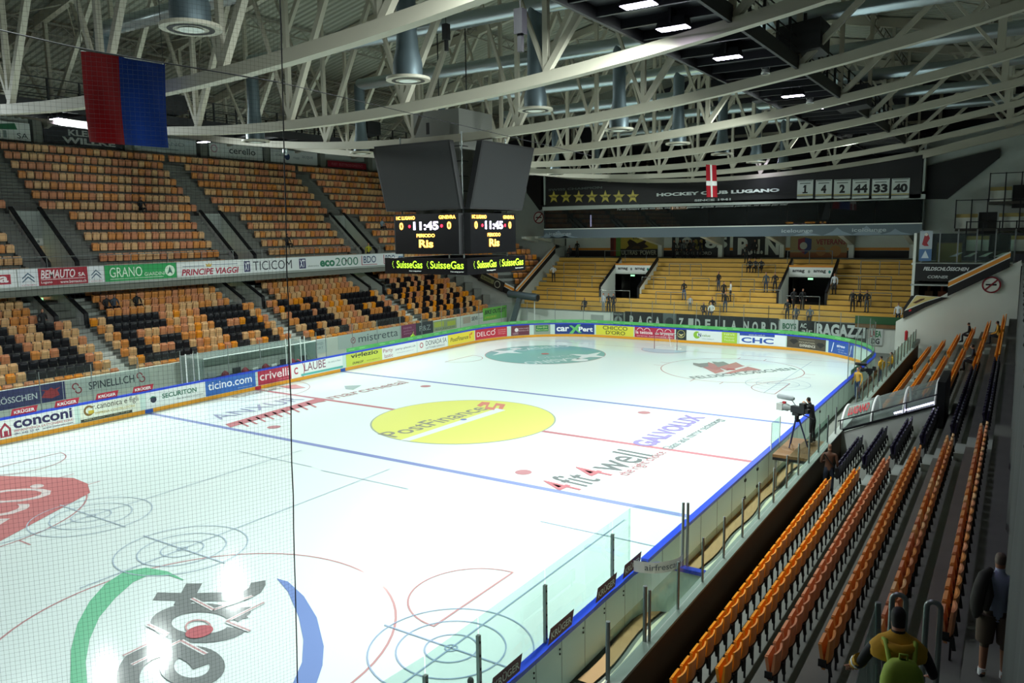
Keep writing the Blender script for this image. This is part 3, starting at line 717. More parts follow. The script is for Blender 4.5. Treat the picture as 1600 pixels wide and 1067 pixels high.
# which seats show largest
cand = []
for s in SEATS:
    px, py, d = proj((s[0], s[1], s[2]+.6))
    vis = 5 < px < 1575 and 0 < py < 1060
    ok = s[6] != 'up' and s[6] != 'cb' and vis
    if ok: cand.append((d, s))
cand.sort(key=lambda t: t[0])
pick = [s for d, s in cand if not (s[3] == 1 and s[0] > 21.7 and s[1] > 9)][:296]
picked = set(id(s) for s in pick)
for s in pick:
    X, y, F, face, c, lab, row = s
    a, b, kk, _ = seat_data(c)
    o = empty('folding_seat', (X, y, F), 0 if face == 1 else PI)
    tag(o, lab, 'seat', 'folding seats of the side stands')
    for me, nm in ((a, 'backrest'), (b, 'seat_pan'), (kk, 'bracket')):
        ch = bpy.data.objects.new(nm, me); COL.objects.link(ch); ch.parent = o
rest = MB()
for s in SEATS:
    if id(s) in picked: continue
    X, y, F, face, c, lab, row = s
    seat_data(c); A, B_, K_ = SM[c][3]
    rot = {1: 0, -1: PI, -2: PI-PI/4}[face]; ca, sa = math.cos(rot), math.sin(rot)
    jit = rnd.uniform(-.006, .006)
    for q in (A, B_):
        rest.add([(X+x*ca-yy*sa, y+x*sa+yy*ca, F+z+jit) for x, yy, z in q.v], q.f, c)
rest.build('folding_seats', None, 'remaining rows of orange, tan and black folding seats of the left stand and far corner', 'seating', None, 'stuff')

# ================================================================== RIGHT STAND
mb = MB()
mb.box(W+.9, 16.9, -30, 30, -.06, -.02, 'concrete_light')
mb.box(17.05, 17.4, -19.2, 27.6, -.06, .4, 'concrete_dark')
for k in range(1, 7):
    X, F = right_row_xz(k)
    mb.box(X-.45, X+.35 if k < 6 else 22.0, -21.0, 27.5, -.06 if k == 1 else F-.6, F, 'concrete')
    mb.box(X-.452, X-.45, -21.0, 27.5, F-.1, F-.0, 'concrete_dark')
mb.box(22.0, 30.0, -26.0, 27.5, 2.5, 3.28, 'concrete')
mb.box(20.9, 22.6, -30.0, -22.2, 2.6, 3.9, 'concrete')
# intermediate aisle steps
for y0, y1 in ((-4.95, -3.75), (17.45, 18.25)):
    for k in range(1, 7):
        X, F = right_row_xz(k); mb.box(X-.75, X-.45, y0, y1, F-.45, F-.22, 'concrete_light'); mb.box(X-.4499, X+.3, y0, y1, F, F+.004, 'concrete_light')
for k in range(6, 7):
    X, F = right_row_xz(k); mb.box(X-.1+.35, X+.65, -4.9, -3.8, F, F+.22, 'concrete')
mb.build('floor_right_stand', kind='structure')
mb = MB(); mb.box(16.9, 16.95, -19.0, 27.5, -.06, 1.42, 'wall_white'); mb.box(16.95, 17.05, -19.0, 27.5, -.06, 1.42, 'wall_brown'); mb.box(16.86, 17.1, -19.0, 27.5, 1.42, 1.47, 'concrete_light'); mb.build('wall_right_parapet', kind='structure')  # unseen ice side given a white facing to bounce paler light
# glass balustrade on the parapet
GB = empty('glass_balustrade', (16.97, 0, 1.47)); tag(GB, 'low glass balustrade with steel posts on the concrete parapet of the right stand', 'balustrade')
y = -17.2; ysb = []
while y < 27.2:
    if not (.9 < y < 4.2): ysb.append(y)
    y += 1.45
for a in ysb:
    mb = MB(); mb.tube([(0, a, 0), (0, a, 1.0)], .028, 'rail', 6); mb.build('post', GB)
    b = a+1.45
    if b in ysb or b < 27: 
        if not (.0 < b < 4.5): mb = MB(); mb.box(-.006, .006, a+.05, b-.05, .03, .93, 'acrylic'); mb.build('glass_pane', GB)
mb = MB(); mb.box(16.0, 16.01, -17.2+.0, -17.2+.0, 0, 0, 'acrylic')
G2 = empty('glass_gate', (16.9, -18.8, 0)); tag(G2, 'glass gate between two steel posts at the near end of the parapet', 'gate')
for yy in (0, 1.55):
    mb = MB(); mb.tube([(0, yy, .1), (0, yy, 2.55)], .04, 'rail', 8); mb.build('post', G2)
mb = MB(); mb.box(-.006, .006, .08, 1.47, 1.45, 2.35, 'acrylic'); mb.build('glass_pane', G2)
mb = MB(); mb.tube([(0, 0, 1.5), (.0, -1.2, .9), (0, -2.4, .3)], .03, 'rail', 8); mb.build('handrail', G2)
# players' benches and clutter between the boards and the parapet
for i, (y0, y1) in enumerate(((-16.6, -13.9), (-12.2, -8.6), (-8.2, -4.6))):
    t = empty('players_bench', (16.35, (y0+y1)/2, 0)); tag(t, ['short wooden bench behind the near curved gate', 'long wooden players bench behind the boards, nearer one', 'long wooden players bench behind the boards, farther one'][i], 'bench')
    h = (y1-y0)/2; mb = MB(); mb.box(-.18, .18, -h, h, .44, .49, 'wood'); mb.build('seat', t)
    mb = MB(); mb.box(.2, .24, -h, h, .55, .85, 'wood'); mb.build('backrest', t)
    for yy in (-h+.2, h-.2):
        mb = MB(); mb.beam((-.15, yy, 0), (-.1, yy, .45), .05, .05, 'rail'); mb.beam((.15, yy, 0), (.2, yy, .85), .05, .05, 'rail'); mb.build('leg', t)
mb = MB()  # wavy coloured strips laid flat between boards and parapet
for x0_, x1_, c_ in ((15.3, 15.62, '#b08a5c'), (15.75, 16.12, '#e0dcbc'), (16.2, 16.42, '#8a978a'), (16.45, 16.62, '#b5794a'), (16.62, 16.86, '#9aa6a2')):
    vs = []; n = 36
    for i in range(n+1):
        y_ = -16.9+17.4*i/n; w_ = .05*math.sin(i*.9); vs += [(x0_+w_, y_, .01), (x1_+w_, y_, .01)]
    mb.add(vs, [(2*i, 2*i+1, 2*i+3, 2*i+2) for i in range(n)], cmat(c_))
mb.build('wavy_floor_strips', None, 'wavy tan, cream and grey strips lying between the boards and the parapet', 'mat')
bt = MB(); bt.tube([(0, 0, 0), (0, 0, .18), (0, 0, .2), (0, 0, .26)], [.035, .035, .015, .015], 'white', 8)
b0 = bt.mesh('water_bottle')
for i in range(22):
    o = bpy.data.objects.new('water_bottle', b0); COL.objects.link(o); o.location = (16.72+.05*math.sin(i*5.1), -13.4+i*.55+.1*math.sin(i*3.3), .02)
    tag(o, 'white drinking bottle standing at the foot of the parapet behind the players benches', 'bottle', 'white bottles behind the players benches')
# upper gallery wall behind the right stand
mb = MB(); mb.box(30.0, 30.3, -30, 48, -.06, 17.5, 'wall_grey'); mb.build('wall_right', kind='structure')

# ================================================================== LEFT STAND
mb = MB()
for k in range(0, 11):
    X, F = lower_row(k)
    for y0, y1 in ((-32, 31.6),):
        mb.box(X-.33, X+.42, y0, y1, max(-.06, F-.8), F, 'concrete')
mb.box(-36, -26.9, -32, 31.6, -.06, 5.3, 'concrete_dark')
mb.build('floor_left_lower_stand', kind='structure')
st = MB()
for c in (-18.55, -5.57, 7.43, 20.4):
    for k in range(0, 7):
        X, F = lower_row(k)
        for j in range(2):
            st.box(X+.42-.37*(j+1), X+.42-.37*j, c-.55, c+.55, F-.01, F+.2*(j+1)-.2+.02+(0.0), 'concrete_light' if j else 'concrete')
            st.box(X+.42-.37*j-.0, X+.424-.37*j, c-.5, c+.5, F+.2*j-.18, F+.2*j+.02, 'offwhite' if k < 4 else 'concrete_light')
for c in (-18.55, -5.57, 7.43, 20.4):
    for k in range(7, 11):
        X, F = lower_row(k)
        for a, b in ((c-2.1, c-1.2), (c+.7, c+2.0)):
            for j in range(2): st.box(X+.42-.37*(j+1), X+.42-.37*j, a, b, F-.01, F+.2*j+.02, 'concrete_light' if j else 'concrete')
st.build('floor_left_lower_steps', kind='structure')
# front wall of the left stand with adverts
mb = MB(); mb.box(-18.25, -18.12, -32, 31.6, -.06, 1.86, 'wall_white'); mb.build('wall_left_front', kind='structure')
def xframe(x, y0, z0): return rectframe((x, y0, z0), (0, 1, 0), (0, 0, 1))
WA = [(-14.4, -9.52, .92, .92, '#35356e', 'navy wall advert with a red castle, lettered FELDSCHLÖSSCHEN, left of the SPINELLI.CH advert', [('t','FELDSCHLÖSSCHEN',.02,.3,.72,.7,'#d8dce4',.015), ('p',[(.76,.3),(.8,.62),(.76,.72),(.83,.66),(.86,.78),(.89,.66),(.96,.74),(.92,.6),(.94,.3),(.86,.18)],'#b83a44'), ('r',.975,0,.98,1,'#d8dce4')]),
 (-9.4, -4.9, .92, .9, '#c9d2cd', 'pale wall advert lettered SPINELLI.CH with two red spirals', [('c',.09,.62,.2,.07,'#a83444',0,4.6), ('c',.12,.38,.2,.07,'#a83444',3.1,7.8), ('t','SPINELLI.CH',.24,.28,.8,.74,'#36404a',.01), ('c',.87,.62,.2,.07,'#a83444',0,4.6), ('c',.9,.38,.2,.07,'#a83444',3.1,7.8)]),
 (4.9, 8.5, .9, .95, '#bfcfcc', 'pale wall advert with small grey lettering behind the gate posts', [('t','LUGANO SERVIZI',.3,.6,.9,.78,'#6f8a92'), ('t','AUTO',.3,.3,.58,.48,'#7f989e'), ('t','SPORT',.64,.3,.9,.48,'#7f989e')]),
 (9.6, 16.4, .9, 1.0, '#c4d0cc', 'pale wall advert lettered mistretta with a round mark', [('c',.22,.5,.24,.06,'#a05060'), ('p',[(.21,.4),(.235,.55),(.225,.62),(.205,.5)],'#a05060'), ('t','mistretta',.3,.26,.94,.8,'#59636b')]),
 (16.4, 18.2, .9, 1.0, '#8e3a66', 'small purple wall panel with three lines of writing', [('t','nuova',.15,.68,.7,.82,'#c890b0'), ('t','galleria',.15,.44,.85,.58,'#c890b0'), ('t','www.pz',.15,.2,.7,.34,'#c890b0')]),
 (18.2, 20.4, .9, 1.0, '#3c4048', 'small charcoal wall panel lettered P&Z', [('t','P&Z',.2,.3,.85,.72,'#aab2b4')]),
 (20.4, 23.6, .95, .85, '#a9b48a', 'olive wall panel with two yellow fields', [('r',.05,.4,.45,.9,'#c6cf52'), ('r',.6,.35,.95,.8,'#c6cf52'), ('t','BIANCHI',.1,.1,.9,.25,'#5a6a70')]),
 (24.4, 27.6, .95, .95, '#d6dad2', 'white wall advert lettered SEVI', [('r',.05,.25,.4,.85,'#c8b8a8'), ('t','SEVI',.45,.4,.72,.76,'#3c424a',.02), ('t','pavimenti',.75,.42,.98,.56,'#7a8488')]),
 (27.6, 31.5, 1.1, 1.15, '#6fc04a', 'bright green wall banner lettered BIKE OUTLET', [('t','BIKE OUTLET',.06,.5,.95,.84,'#27402a',.03,.3), ('t','LE MIGLIORI BICI',.06,.16,.55,.34,'#e0e84a',.01,.2)])]
for y0, y1, z0, h, bg, lab, L in WA:
    sign('wall_advertisement', lab, 'sign', xframe(-18.12, y0, z0), y1-y0, h, bg, L, 'adverts on the front wall of the left stand')
# vomitories (entrances through the rows)
def vomitory(tier, c, idx):
    """white-walled entrance cut into the rows: two sloping cheek walls, header, dark inside, exit light"""
    if tier == 'lower':
        x0, F0 = lower_row(6)[0]-.35, lower_row(6)[1]; rows = [lower_row(k) for k in range(7, 12)]
        w0, w1 = c-1.1, c+.62; hdr = 2.3
    else:
        x0, F0 = upper_row(0)[0]-.35, upper_row(0)[1]-.05; rows = [upper_row(k) for k in range(1, 6)]; w0, w1 = c-.85, c+.8; hdr = 2.35
    t = empty('stand_entrance', (x0, c, F0))
    tag(t, 'concrete entrance passage opening in the %s tier of the left stand, %s from the left' % (tier, ORD[idx]), 'entrance', 'entrance passages of the left stand')
    xe = rows[-1][0]-.4; L = x0-xe; slope = (rows[-1][1]-rows[0][1])/(rows[0][0]-rows[-1][0])
    zt = lambda d: min(rows[0][1]+slope*d-F0+.85, 9)
    for side, yy in ((-1, w0-c), (1, w1-c)):
        mb = MB(); o = .07
        poly = [(0, yy-o, -.6), (0, yy-o, 1.05), (-L, yy-o, 1.05+slope*L), (-L, yy-o, -.6)]
        mb.prism(poly, (0, 2*o, 0), 'wall_white'); mb.build('cheek_wall', t)
        mb = MB(); mb.beam((.02, yy, 1.06), (-L, yy, 1.06+slope*L), .24, .1, 'black'); mb.box(-.05, .04, yy-.12, yy+.12, -.2, 1.1, 'black'); mb.build('coping', t)
    hz = hdr-.3; dh = max(0.0, (hz-1.05)/slope)
    mb = MB(); fx = -L+.25
    fr = rectframe((fx, w0-c+.07, hz), (0, 1, 0), (0, 0, 1))
    ww = w1-w0-.14
    mb.rect(fr, 0, 0, ww, max(.5, 1.05+slope*(L-.25)-hz), 'concrete_light', .01); mb.rect(fr, .03, .05, ww-.03, .45, 'offwhite', .02)
    mb.text(fr, 'amag', .15, .15, ww*.6, .36, 'darkmetal', .03, .02); mb.disc(fr, ww*.8, .26, .09, .09, 'rail', .03, 12)
    mb.build('header_sign', t)
    mb = MB(); mb.box(fx-3, fx-2.9, w0-c, w1-c, -.6, hz, cmat('#a08468')); mb.box(fx-3, fx, w0-c, w0-c+.05, -.6, hz, cmat('#b8a48c')); mb.box(fx-3, fx, w1-c-.05, w1-c, -.6, hz, cmat('#b8a48c')); mb.box(fx-3, fx, w0-c, w1-c, hz, hz+.05, 'concrete_dark')
    mb.box(x0-x0-L-3, .0, w0-c, w1-c, -.62, -.58, 'concrete'); mb.build('passage', t)
    mb = MB(); mb.box(fx-.02, fx+.06, (w0+w1)/2-c-.22, (w0+w1)/2-c+.22, hz-.24, hz-.04, 'exit_green'); mb.build('exit_light', t)
    mb = MB(); mb.box(fx-1.6, fx-1.3, w0-c+.25, w1-c-.25, hz-.12, hz-.05, 'passage_glow'); mb.build('passage_lamp', t)
for i, c in enumerate((-18.55, -5.57, 7.43, 20.4)): vomitory('lower', c, i+1)
for i, c in enumerate((-18.6, -5.6, 7.35, 20.3)): vomitory('upper', c, i+1)
# upper tier
mb = MB()
VU = [(c-.9, c+.87) for c in AIS[1:5]]
for k in range(0, 13):
    X, F = upper_row(k)
    segs = []; y = -32.0
    if 1 <= k <= 5:
        for a, b in VU: segs.append((y, a)); y = b
    segs.append((y, 34.0))
    for a, b in segs: mb.box(X-.33, X+.42, a, b, F-.75, F, 'concrete')
mb.box(-36, -23.9, -32, 34, 6.2, 6.45, 'concrete_dark')
mb.build('floor_left_upper_stand', kind='structure')
st = MB()
for c in AIS[1:5]:
    for k in range(0, 12):
        X, F = upper_row(k); X2, F2 = upper_row(k+1)
        ys_ = [(c-2.0, c-1.0), (c+.95, c+2.25)] if k <= 5 else [(c-.85, c+.85)]
        for a, b in ys_:
            for j in range(3):
                st.box(X+.42-.25*(j+1), X+.42-.25*j, a, b, F-.01, F+.218*(j+1)-.21, 'concrete_light' if j == 0 else 'concrete')
st.build('floor_left_upper_steps', kind='structure')
# fascia of the upper tier
mb = MB(); mb.box(-23.9, -23.62, -32, 23.4, 6.25, 7.42, 'concrete_light'); mb.build('trim_1', kind='structure')
FA = [(-16, -13.0, '#e4e8e4', 'white balcony advert with an orange disc at the far left', [('o',.3,.5,.3,'#d08030'), ('t','ARENA',.5,.3,.95,.7,'#303840')]),
 (-13.0, -8.75, '#e4e8e6', 'white balcony advert lettered arena in a red oval', [('r',.3,.2,.93,.75,'#b02038'), ('t','arena',.36,.3,.9,.66,'#f0e8e8',.03)]),
 (-8.68, -7.62, '#dfe4e6', 'small white balcony panel with a double chevron, left of BEMAUTO', [('p',[(.2,.5),(.5,.8),(.8,.5),(.8,.42),(.5,.7),(.2,.42)],'#4a6478'), ('p',[(.2,.3),(.5,.6),(.8,.3),(.8,.22),(.5,.5),(.2,.22)],'#4a6478'), ('t','CITROËN',.15,.04,.85,.14,'#b04050')]),
 (-7.6, -4.85, '#a0142c', 'red balcony advert lettered BEMAUTO SA', [('t','BEMAUTO',.04,.4,.74,.9,'#f2e6e6',.02,.2), ('t','SA',.8,.44,.95,.68,'#f2e6e6',.02), ('r',.04,.33,.95,.36,'#f2e6e6'), ('t','Lugano',.04,.08,.26,.26,'#f2e6e6',.01), ('t','www.bemauto.ch',.42,.08,.96,.26,'#f2e6e6',.01)]),
 (-4.83, -3.85, '#dfe4e6', 'small white balcony panel with a double chevron, right of BEMAUTO', [('p',[(.2,.5),(.5,.8),(.8,.5),(.8,.42),(.5,.7),(.2,.42)],'#4a6478'), ('p',[(.2,.3),(.5,.6),(.8,.3),(.8,.22),(.5,.5),(.2,.22)],'#4a6478'), ('t','CITROËN',.15,.04,.85,.14,'#b04050')]),
 (-3.8, .95, '#1f9a50', 'green balcony advert lettered GRANO GIARDINI', [('t','GRANO',.06,.24,.5,.86,'#d8eed8'), ('t','GIARDINI',.53,.24,.82,.46,'#d8eed8'), ('o',.9,.5,.36,'#d8eed8'), ('p',[(.86,.25),(.9,.8),(.94,.25),(.9,.4)],'#1f6a50'), ('r',.06,.12,.8,.15,'#d8eed8')]),
 (1.0, 6.1, '#dfe4e2', 'white balcony advert lettered PRINCIPE VIAGGI in red', [('t','PRINCIPE VIAGGI',.06,.08,.94,.52,'#a8203c',.03,.2), ('r',.08,.68,.4,.72,'#5a6a80'), ('r',.52,.72,.92,.76,'#5a6a80'), ('p',[(.43,.62),(.42,.86),(.455,.76),(.47,.9),(.485,.76),(.52,.86),(.5,.62)],'#c8a850')]),
 (6.15, 11.3, '#dde3e2', 'white balcony advert lettered TICICOM between navy squares', [('r',.02,.1,.12,.88,'#28285c'), ('t','XT',.03,.2,.11,.8,'#e0e4e8',.03), ('t','TICICOM',.17,.16,.86,.84,'#3a4048')]),
 (11.3, 17.9, '#dde3e2', 'white balcony advert lettered eco2000 in green', [('r',.0,.1,.1,.88,'#28285c'), ('t','XT',.01,.2,.09,.8,'#e0e4e8',.03), ('t','eco',.32,.14,.56,.66,'#2a7a5a',.04), ('t','2000',.57,.14,.96,.82,'#3a7a62'), ('o',.75,.55,.1,'#2c3a38'), ('t','elettronica',.13,.2,.3,.34,'#7a8a88')]),
 (17.9, 20.6, '#dce2e4', 'white balcony advert lettered BDO, the left one', [('r',.05,.1,.08,.9,'#a02840'), ('r',.05,.08,.75,.13,'#a02840'), ('t','BDO',.14,.25,.7,.85,'#31486c',.01)]),
 (20.6, 23.35, '#dce2e4', 'white balcony advert lettered BDO, the one beside the scoreboard', [('r',.05,.1,.08,.9,'#a02840'), ('r',.05,.08,.6,.13,'#a02840'), ('t','BDO',.14,.25,.58,.85,'#31486c',.01), ('r',.75,.3,1,.7,'#2a6a98')])]
for y0, y1, bg, lab, L in FA:
    sign('balcony_advertisement', lab, 'sign', rectframe((-23.62, y0, 6.42), (0, 1, 0), (0, 0, 1)), y1-y0, .96, bg, L, 'adverts on the front edge of the upper left tier')
mb = MB()
for i in range(23): mb.tube([(0, -32+i*2.5, 0), (0, -32+i*2.5, .6)], .02, 'rail', 6)
mb.tube([(0, -32, .6), (0, 23.4, .6)], .022, 'rail', 6)
mb.build('balcony_handrail', None, 'thin steel handrail above the balcony adverts of the upper left tier', 'railing', None, None, (-23.75, 0, 7.42))
# rear wall of the upper left tier, its columns and adverts
mb = MB(); mb.box(-34.6, -34.3, -34, 44, -.06, 17.4, 'wall_grey'); mb.box(-34.3, -33.9, -32, 44, 14.0, 15.45, 'concrete'); mb.build('wall_left', kind='structure')
for i, y in enumerate((-21.1, -14.65, -8.2, -1.8, 4.6, 11.0, 17.4, 24.0, 30.5)):
    mb = MB(); mb.box(-34.3, -33.75, y-.3, y+.3, 14.4, 17.4, 'concrete'); mb.build('trim_%d' % (i+2), kind='structure')
UA = [(-4.9, -2.25, '#d9dfdb', 'white advert with green blocks lettered SA high on the left rear wall', [('p',[(0,.75),(.65,.95),(.7,.6),(.1,.5)],'#1f6a44'), ('r',.05,.1,.15,.7,'#5a5a60'), ('r',.22,.1,.3,.5,'#7a8a88'), ('r',.36,.1,.44,.5,'#7a8a88'), ('t','SA',.68,.12,.94,.42,'#3a4a48')]),
 (-1.4, 4.2, '#26262c', 'black advert lettered KLEMENY WILLKE high on the left rear wall', [('t','KLEMENY',.3,.55,.95,.92,'#b0b4b0',.03), ('t','WILLKE',.22,.08,.9,.46,'#b0b4b0',.04)]),
 (5.1, 10.4, '#aeb8b8', 'pale grey advert high on the left rear wall beside the flag', [('r',.1,.2,.7,.3,'#8a9696'), ('t','LUGANO',.2,.5,.8,.75,'#7a888a')]),
 (11.6, 17.0, '#cdd3d0', 'white advert lettered torrefa cerello high on the left rear wall', [('c',.09,.6,.28,.08,'#b08a98'), ('t','cerello',.36,.35,.86,.82,'#30383c',.01), ('t','moda e abbigliamento',.3,.08,.8,.2,'#7a8486')]),
 (17.9, 23.4, '#cbd1d0', 'white advert with small lettering high on the left rear wall', [('t','FORD',.1,.5,.26,.66,'#5a6a78'), ('t','viaggi',.46,.36,.6,.56,'#7a8890'), ('t','acque',.66,.4,.9,.7,'#7a8890'), ('o',.34,.5,.26,'#2a3a60')]),
 (24.7, 30.0, '#8e1c2c', 'dark red advert strip high on the left rear wall', [('t','FUST  ELETTRODOMESTICI',.1,.3,.9,.7,'#c07880')])]
for y0, y1, bg, lab, L in UA:
    sign('high_wall_advertisement', lab, 'sign', rectframe((-33.88, y0, 15.5), (0, 1, 0), (0, 0, 1)), y1-y0, 1.15 if bg != '#8e1c2c' else .6, bg, L, 'adverts high on the left rear wall')

# ================================================================== CORNER BETWEEN LEFT STAND AND TERRACE
mb = MB()
# end wall of the left stand (faces the near end)
mb.prism([(-17.3, 31.7, -.06), (-17.3, 31.7, 3.3), (-22.4, 31.7, 5.2), (-27, 31.7, 6.3), (-27, 31.7, -.06)], (0, .3, 0), 'wall_grey')
mb.build('wall_corner_left', kind='structure')
mb = MB()
for k in range(13):
    p = Vector((-19.0, 33.3, 0))+cdir*.72*k; F = 3.15+.56*k; half = 2.6+.75*k
    a = p-cu*half-cdir*.35; b = p+cu*half-cdir*.35
    mb.prism([a+Vector((0, 0, F-.9)), b+Vector((0, 0, F-.9)), b+Vector((0, 0, F)), a+Vector((0, 0, F))], cdir*.72, 'concrete')
    for j in range(2): 
        a = p-cu*.7-cdir*(.35+.0)+cdir*.36*j; b = p+cu*.7-cdir*.35+cdir*.36*j
        mb.prism([a+Vector((0, 0, F-.5)), b+Vector((0, 0, F-.5)), b+Vector((0, 0, F+.28*j)), a+Vector((0, 0, F+.28*j))], cdir*.36, 'concrete_light')
mb.build('floor_corner_block', kind='structure')
def striped_coping(pts, name, ext, h=1.0, label=None):
    """sloping parapet band painted white, orange, white, black"""
    mb = MB(); ext = Vector(ext)
    for i in range(len(pts)-1):
        a, b = Vector(pts[i]), Vector(pts[i+1])
        for z0, z1, m in ((-h, -.42*h, 'black'), (-.42*h, -.36*h, 'offwhite'), (-.36*h, -.1*h, 'stripe_orange'), (-.1*h, 0, 'offwhite')):
            mb.prism([a+Vector((0, 0, z0)), b+Vector((0, 0, z0)), b+Vector((0, 0, z1)), a+Vector((0, 0, z1))], ext, m)
    return mb.build(name, kind='structure')
striped_coping([(-22.4, 31.62, 6.0), (-17.3, 31.62, 3.95)], 'trim_20', (0, -.12, 0), .95)
# side wall of the terrace
mb = MB()
mb.prism([(-17.4, 31.7, -.06), (-17.4, 41.9, -.06), (-17.4, 41.9, 7.6), (-17.4, 39.6, 7.3), (-17.4, 32.2, 3.3)], (-.3, 0, 0), 'wall_grey')
mb.build('wall_terrace_left', kind='structure')
striped_coping([(-17.28, 32.0, 3.75), (-17.28, 39.4, 7.75)], 'trim_21', (-.12, 0, 0), .85)
sign('pennant_board', 'dark board with a diagonal club emblem hanging on the corner wall', 'sign', rectframe((-21.3, 31.4, 4.55), Vector((.93, 0, -.36)), (0.36, 0, .93)), 3.0, .95, '#1f1f1c', [('r',.08,.3,.6,.75,'#7a7a52'), ('c',.75,.5,.36,.08,'#b0b09a'), ('t','SUISSE',.12,.4,.5,.62,'#23231c',.02)])
# big black pipe and its sloping strut
mb = MB(); mb.tube([(-17.6, 31.2, 3.35), (-14.3, 30.9, 3.1)], .34, 'duct_dark', 16); mb.disc(rectframe((-14.29, 30.9, 3.1), (0, 1, 0), (0, 0, 1)), 0, 0, .27, .27, 'black', .02, 16)
mb.build('ventilation_pipe', None, 'thick dark ventilation pipe sticking out of the far left corner', 'pipe')
mb = MB(); mb.beam((-16.3, 31.1, 3.2), (-17.3, 30.9, .0), .5, .4, 'duct_dark'); mb.build('sloping_strut', None, 'dark sloping strut under the ventilation pipe in the far left corner', 'strut')
mb = MB(); mb.tube([(-14.9, 31.3, 0), (-14.9, 31.3, 2.9)], .05, 'white', 8); mb.build('corner_post', None, 'thin white post under the mouth of the ventilation pipe', 'post')
mb = MB(); mb.prism([(-17.3, 39.0, 5.0), (-23.5, 39.0, 5.0), (-23.5, 39.0, 15.5), (-17.3, 39.0, 15.5)], (0, .25, 0), 'wall_grey')
mb.prism([(-17.2, 36.5, 11.6), (-17.2, 42, 11.6), (-17.2, 42, 15.5), (-17.2, 36.5, 14.2)], (-.3, 0, 0), 'black'); mb.prism([(-17.5, 38.85, 11.6), (-18.8, 38.85, 11.2), (-20.3, 38.85, 13.0), (-20.3, 38.85, 14.7), (-17.5, 38.85, 14.7)], (0, .09, 0), 'black')
mb.build('wall_lounge_left', kind='structure')
def nosmoke(c, r, u, label, n=None):
    fr = rectframe(c, u, (0, 0, 1)); mb = MB()
    mb.disc(fr, 0, 0, r, r, 'offwhite', .01, 32); mb.box(0, 0, 0, 0, 0, 0, 'offwhite') if False else None
    mb.rect(fr, -r*.6, -.08*r, r*.55, .12*r, 'black', .02); mb.rect(fr, r*.35, .2*r, r*.42, .5*r, 'black', .02); mb.rect(fr, -r*.6, .3*r, -r*.2, .34*r, 'black', .02)
    mb.ring(fr, 0, 0, r, r*.18, 'darkred', .03, 40)
    mb.poly(fr, [(-r*.68, -r*.55), (-r*.55, -r*.68), (r*.68, r*.55), (r*.55, r*.68)], 'darkred', .04)
    return mb.build('no_smoking_sign', None, label, 'sign')
nosmoke(tuple(at(842, 340, 'y', 38.9)), .6, (1, 0, 0), 'round red no-smoking sign on the grey wall left of the lounge')
# ================================================================== STANDING TERRACE (far end)
NT, TY, TZ, TT, TR = 13, 32.2, 1.9, .68, .375
def trow(k): return TY+TT*k, TZ+TR*k
VT = [(-10.0, -6.2), (6.0, 9.7)]
mb = MB()
for k in range(NT):
    y, z = trow(k); segs = []; x = -17.4
    if 4 <= k <= 10:
        for a, b in VT: segs.append((x, a)); x = b
    segs.append((x, 15.9))
    for a, b in segs:
        mb.box(a, b, y, y+TT, z-TR-.05 if k else -.06, z-.05, 'concrete')
        mb.box(a+.02, b-.02, y-.01, y+TT*.62, z-.05, z, 'bench_yellow'); mb.box(a+.02, b-.02, y-.012, y+.01, z-TR+.05, z-.02, 'bench_yellow')
        mb.box(a+.02, b-.02, y-.014, y-.008, z-TR-.0, z-TR+.05, 'bench_edge')
mb.box(-17.4, 15.9, TY+TT*NT, 43.5, 5, trow(NT-1)[1]+.1, 'concrete')
mb.build('floor_terrace', kind='structure')
mb = MB(); mb.box(-17.4, 15.9, 31.95, 32.2, -.06, 1.98, 'wall_white'); mb.box(-17.4, 15.9, 31.9, 32.25, 1.98, 2.03, 'rail'); mb.box(-9.4, -8.2, 31.9, 31.95, .05, 1.7, 'wall_grey'); mb.build('wall_terrace_front', kind='structure')
mb = MB(); mb.box(-17.4, 16.2, 41.9, 42.2, 5.5, 9, 'wall_white')
mb.box(-17.2, 16.0, 41.86, 41.9, 6.5, 7.1, 'black'); mb.box(-17.2, 16.0, 41.86, 41.9, 7.12, 7.35, 'stripe_orange'); mb.build('wall_terrace_back', kind='structure')
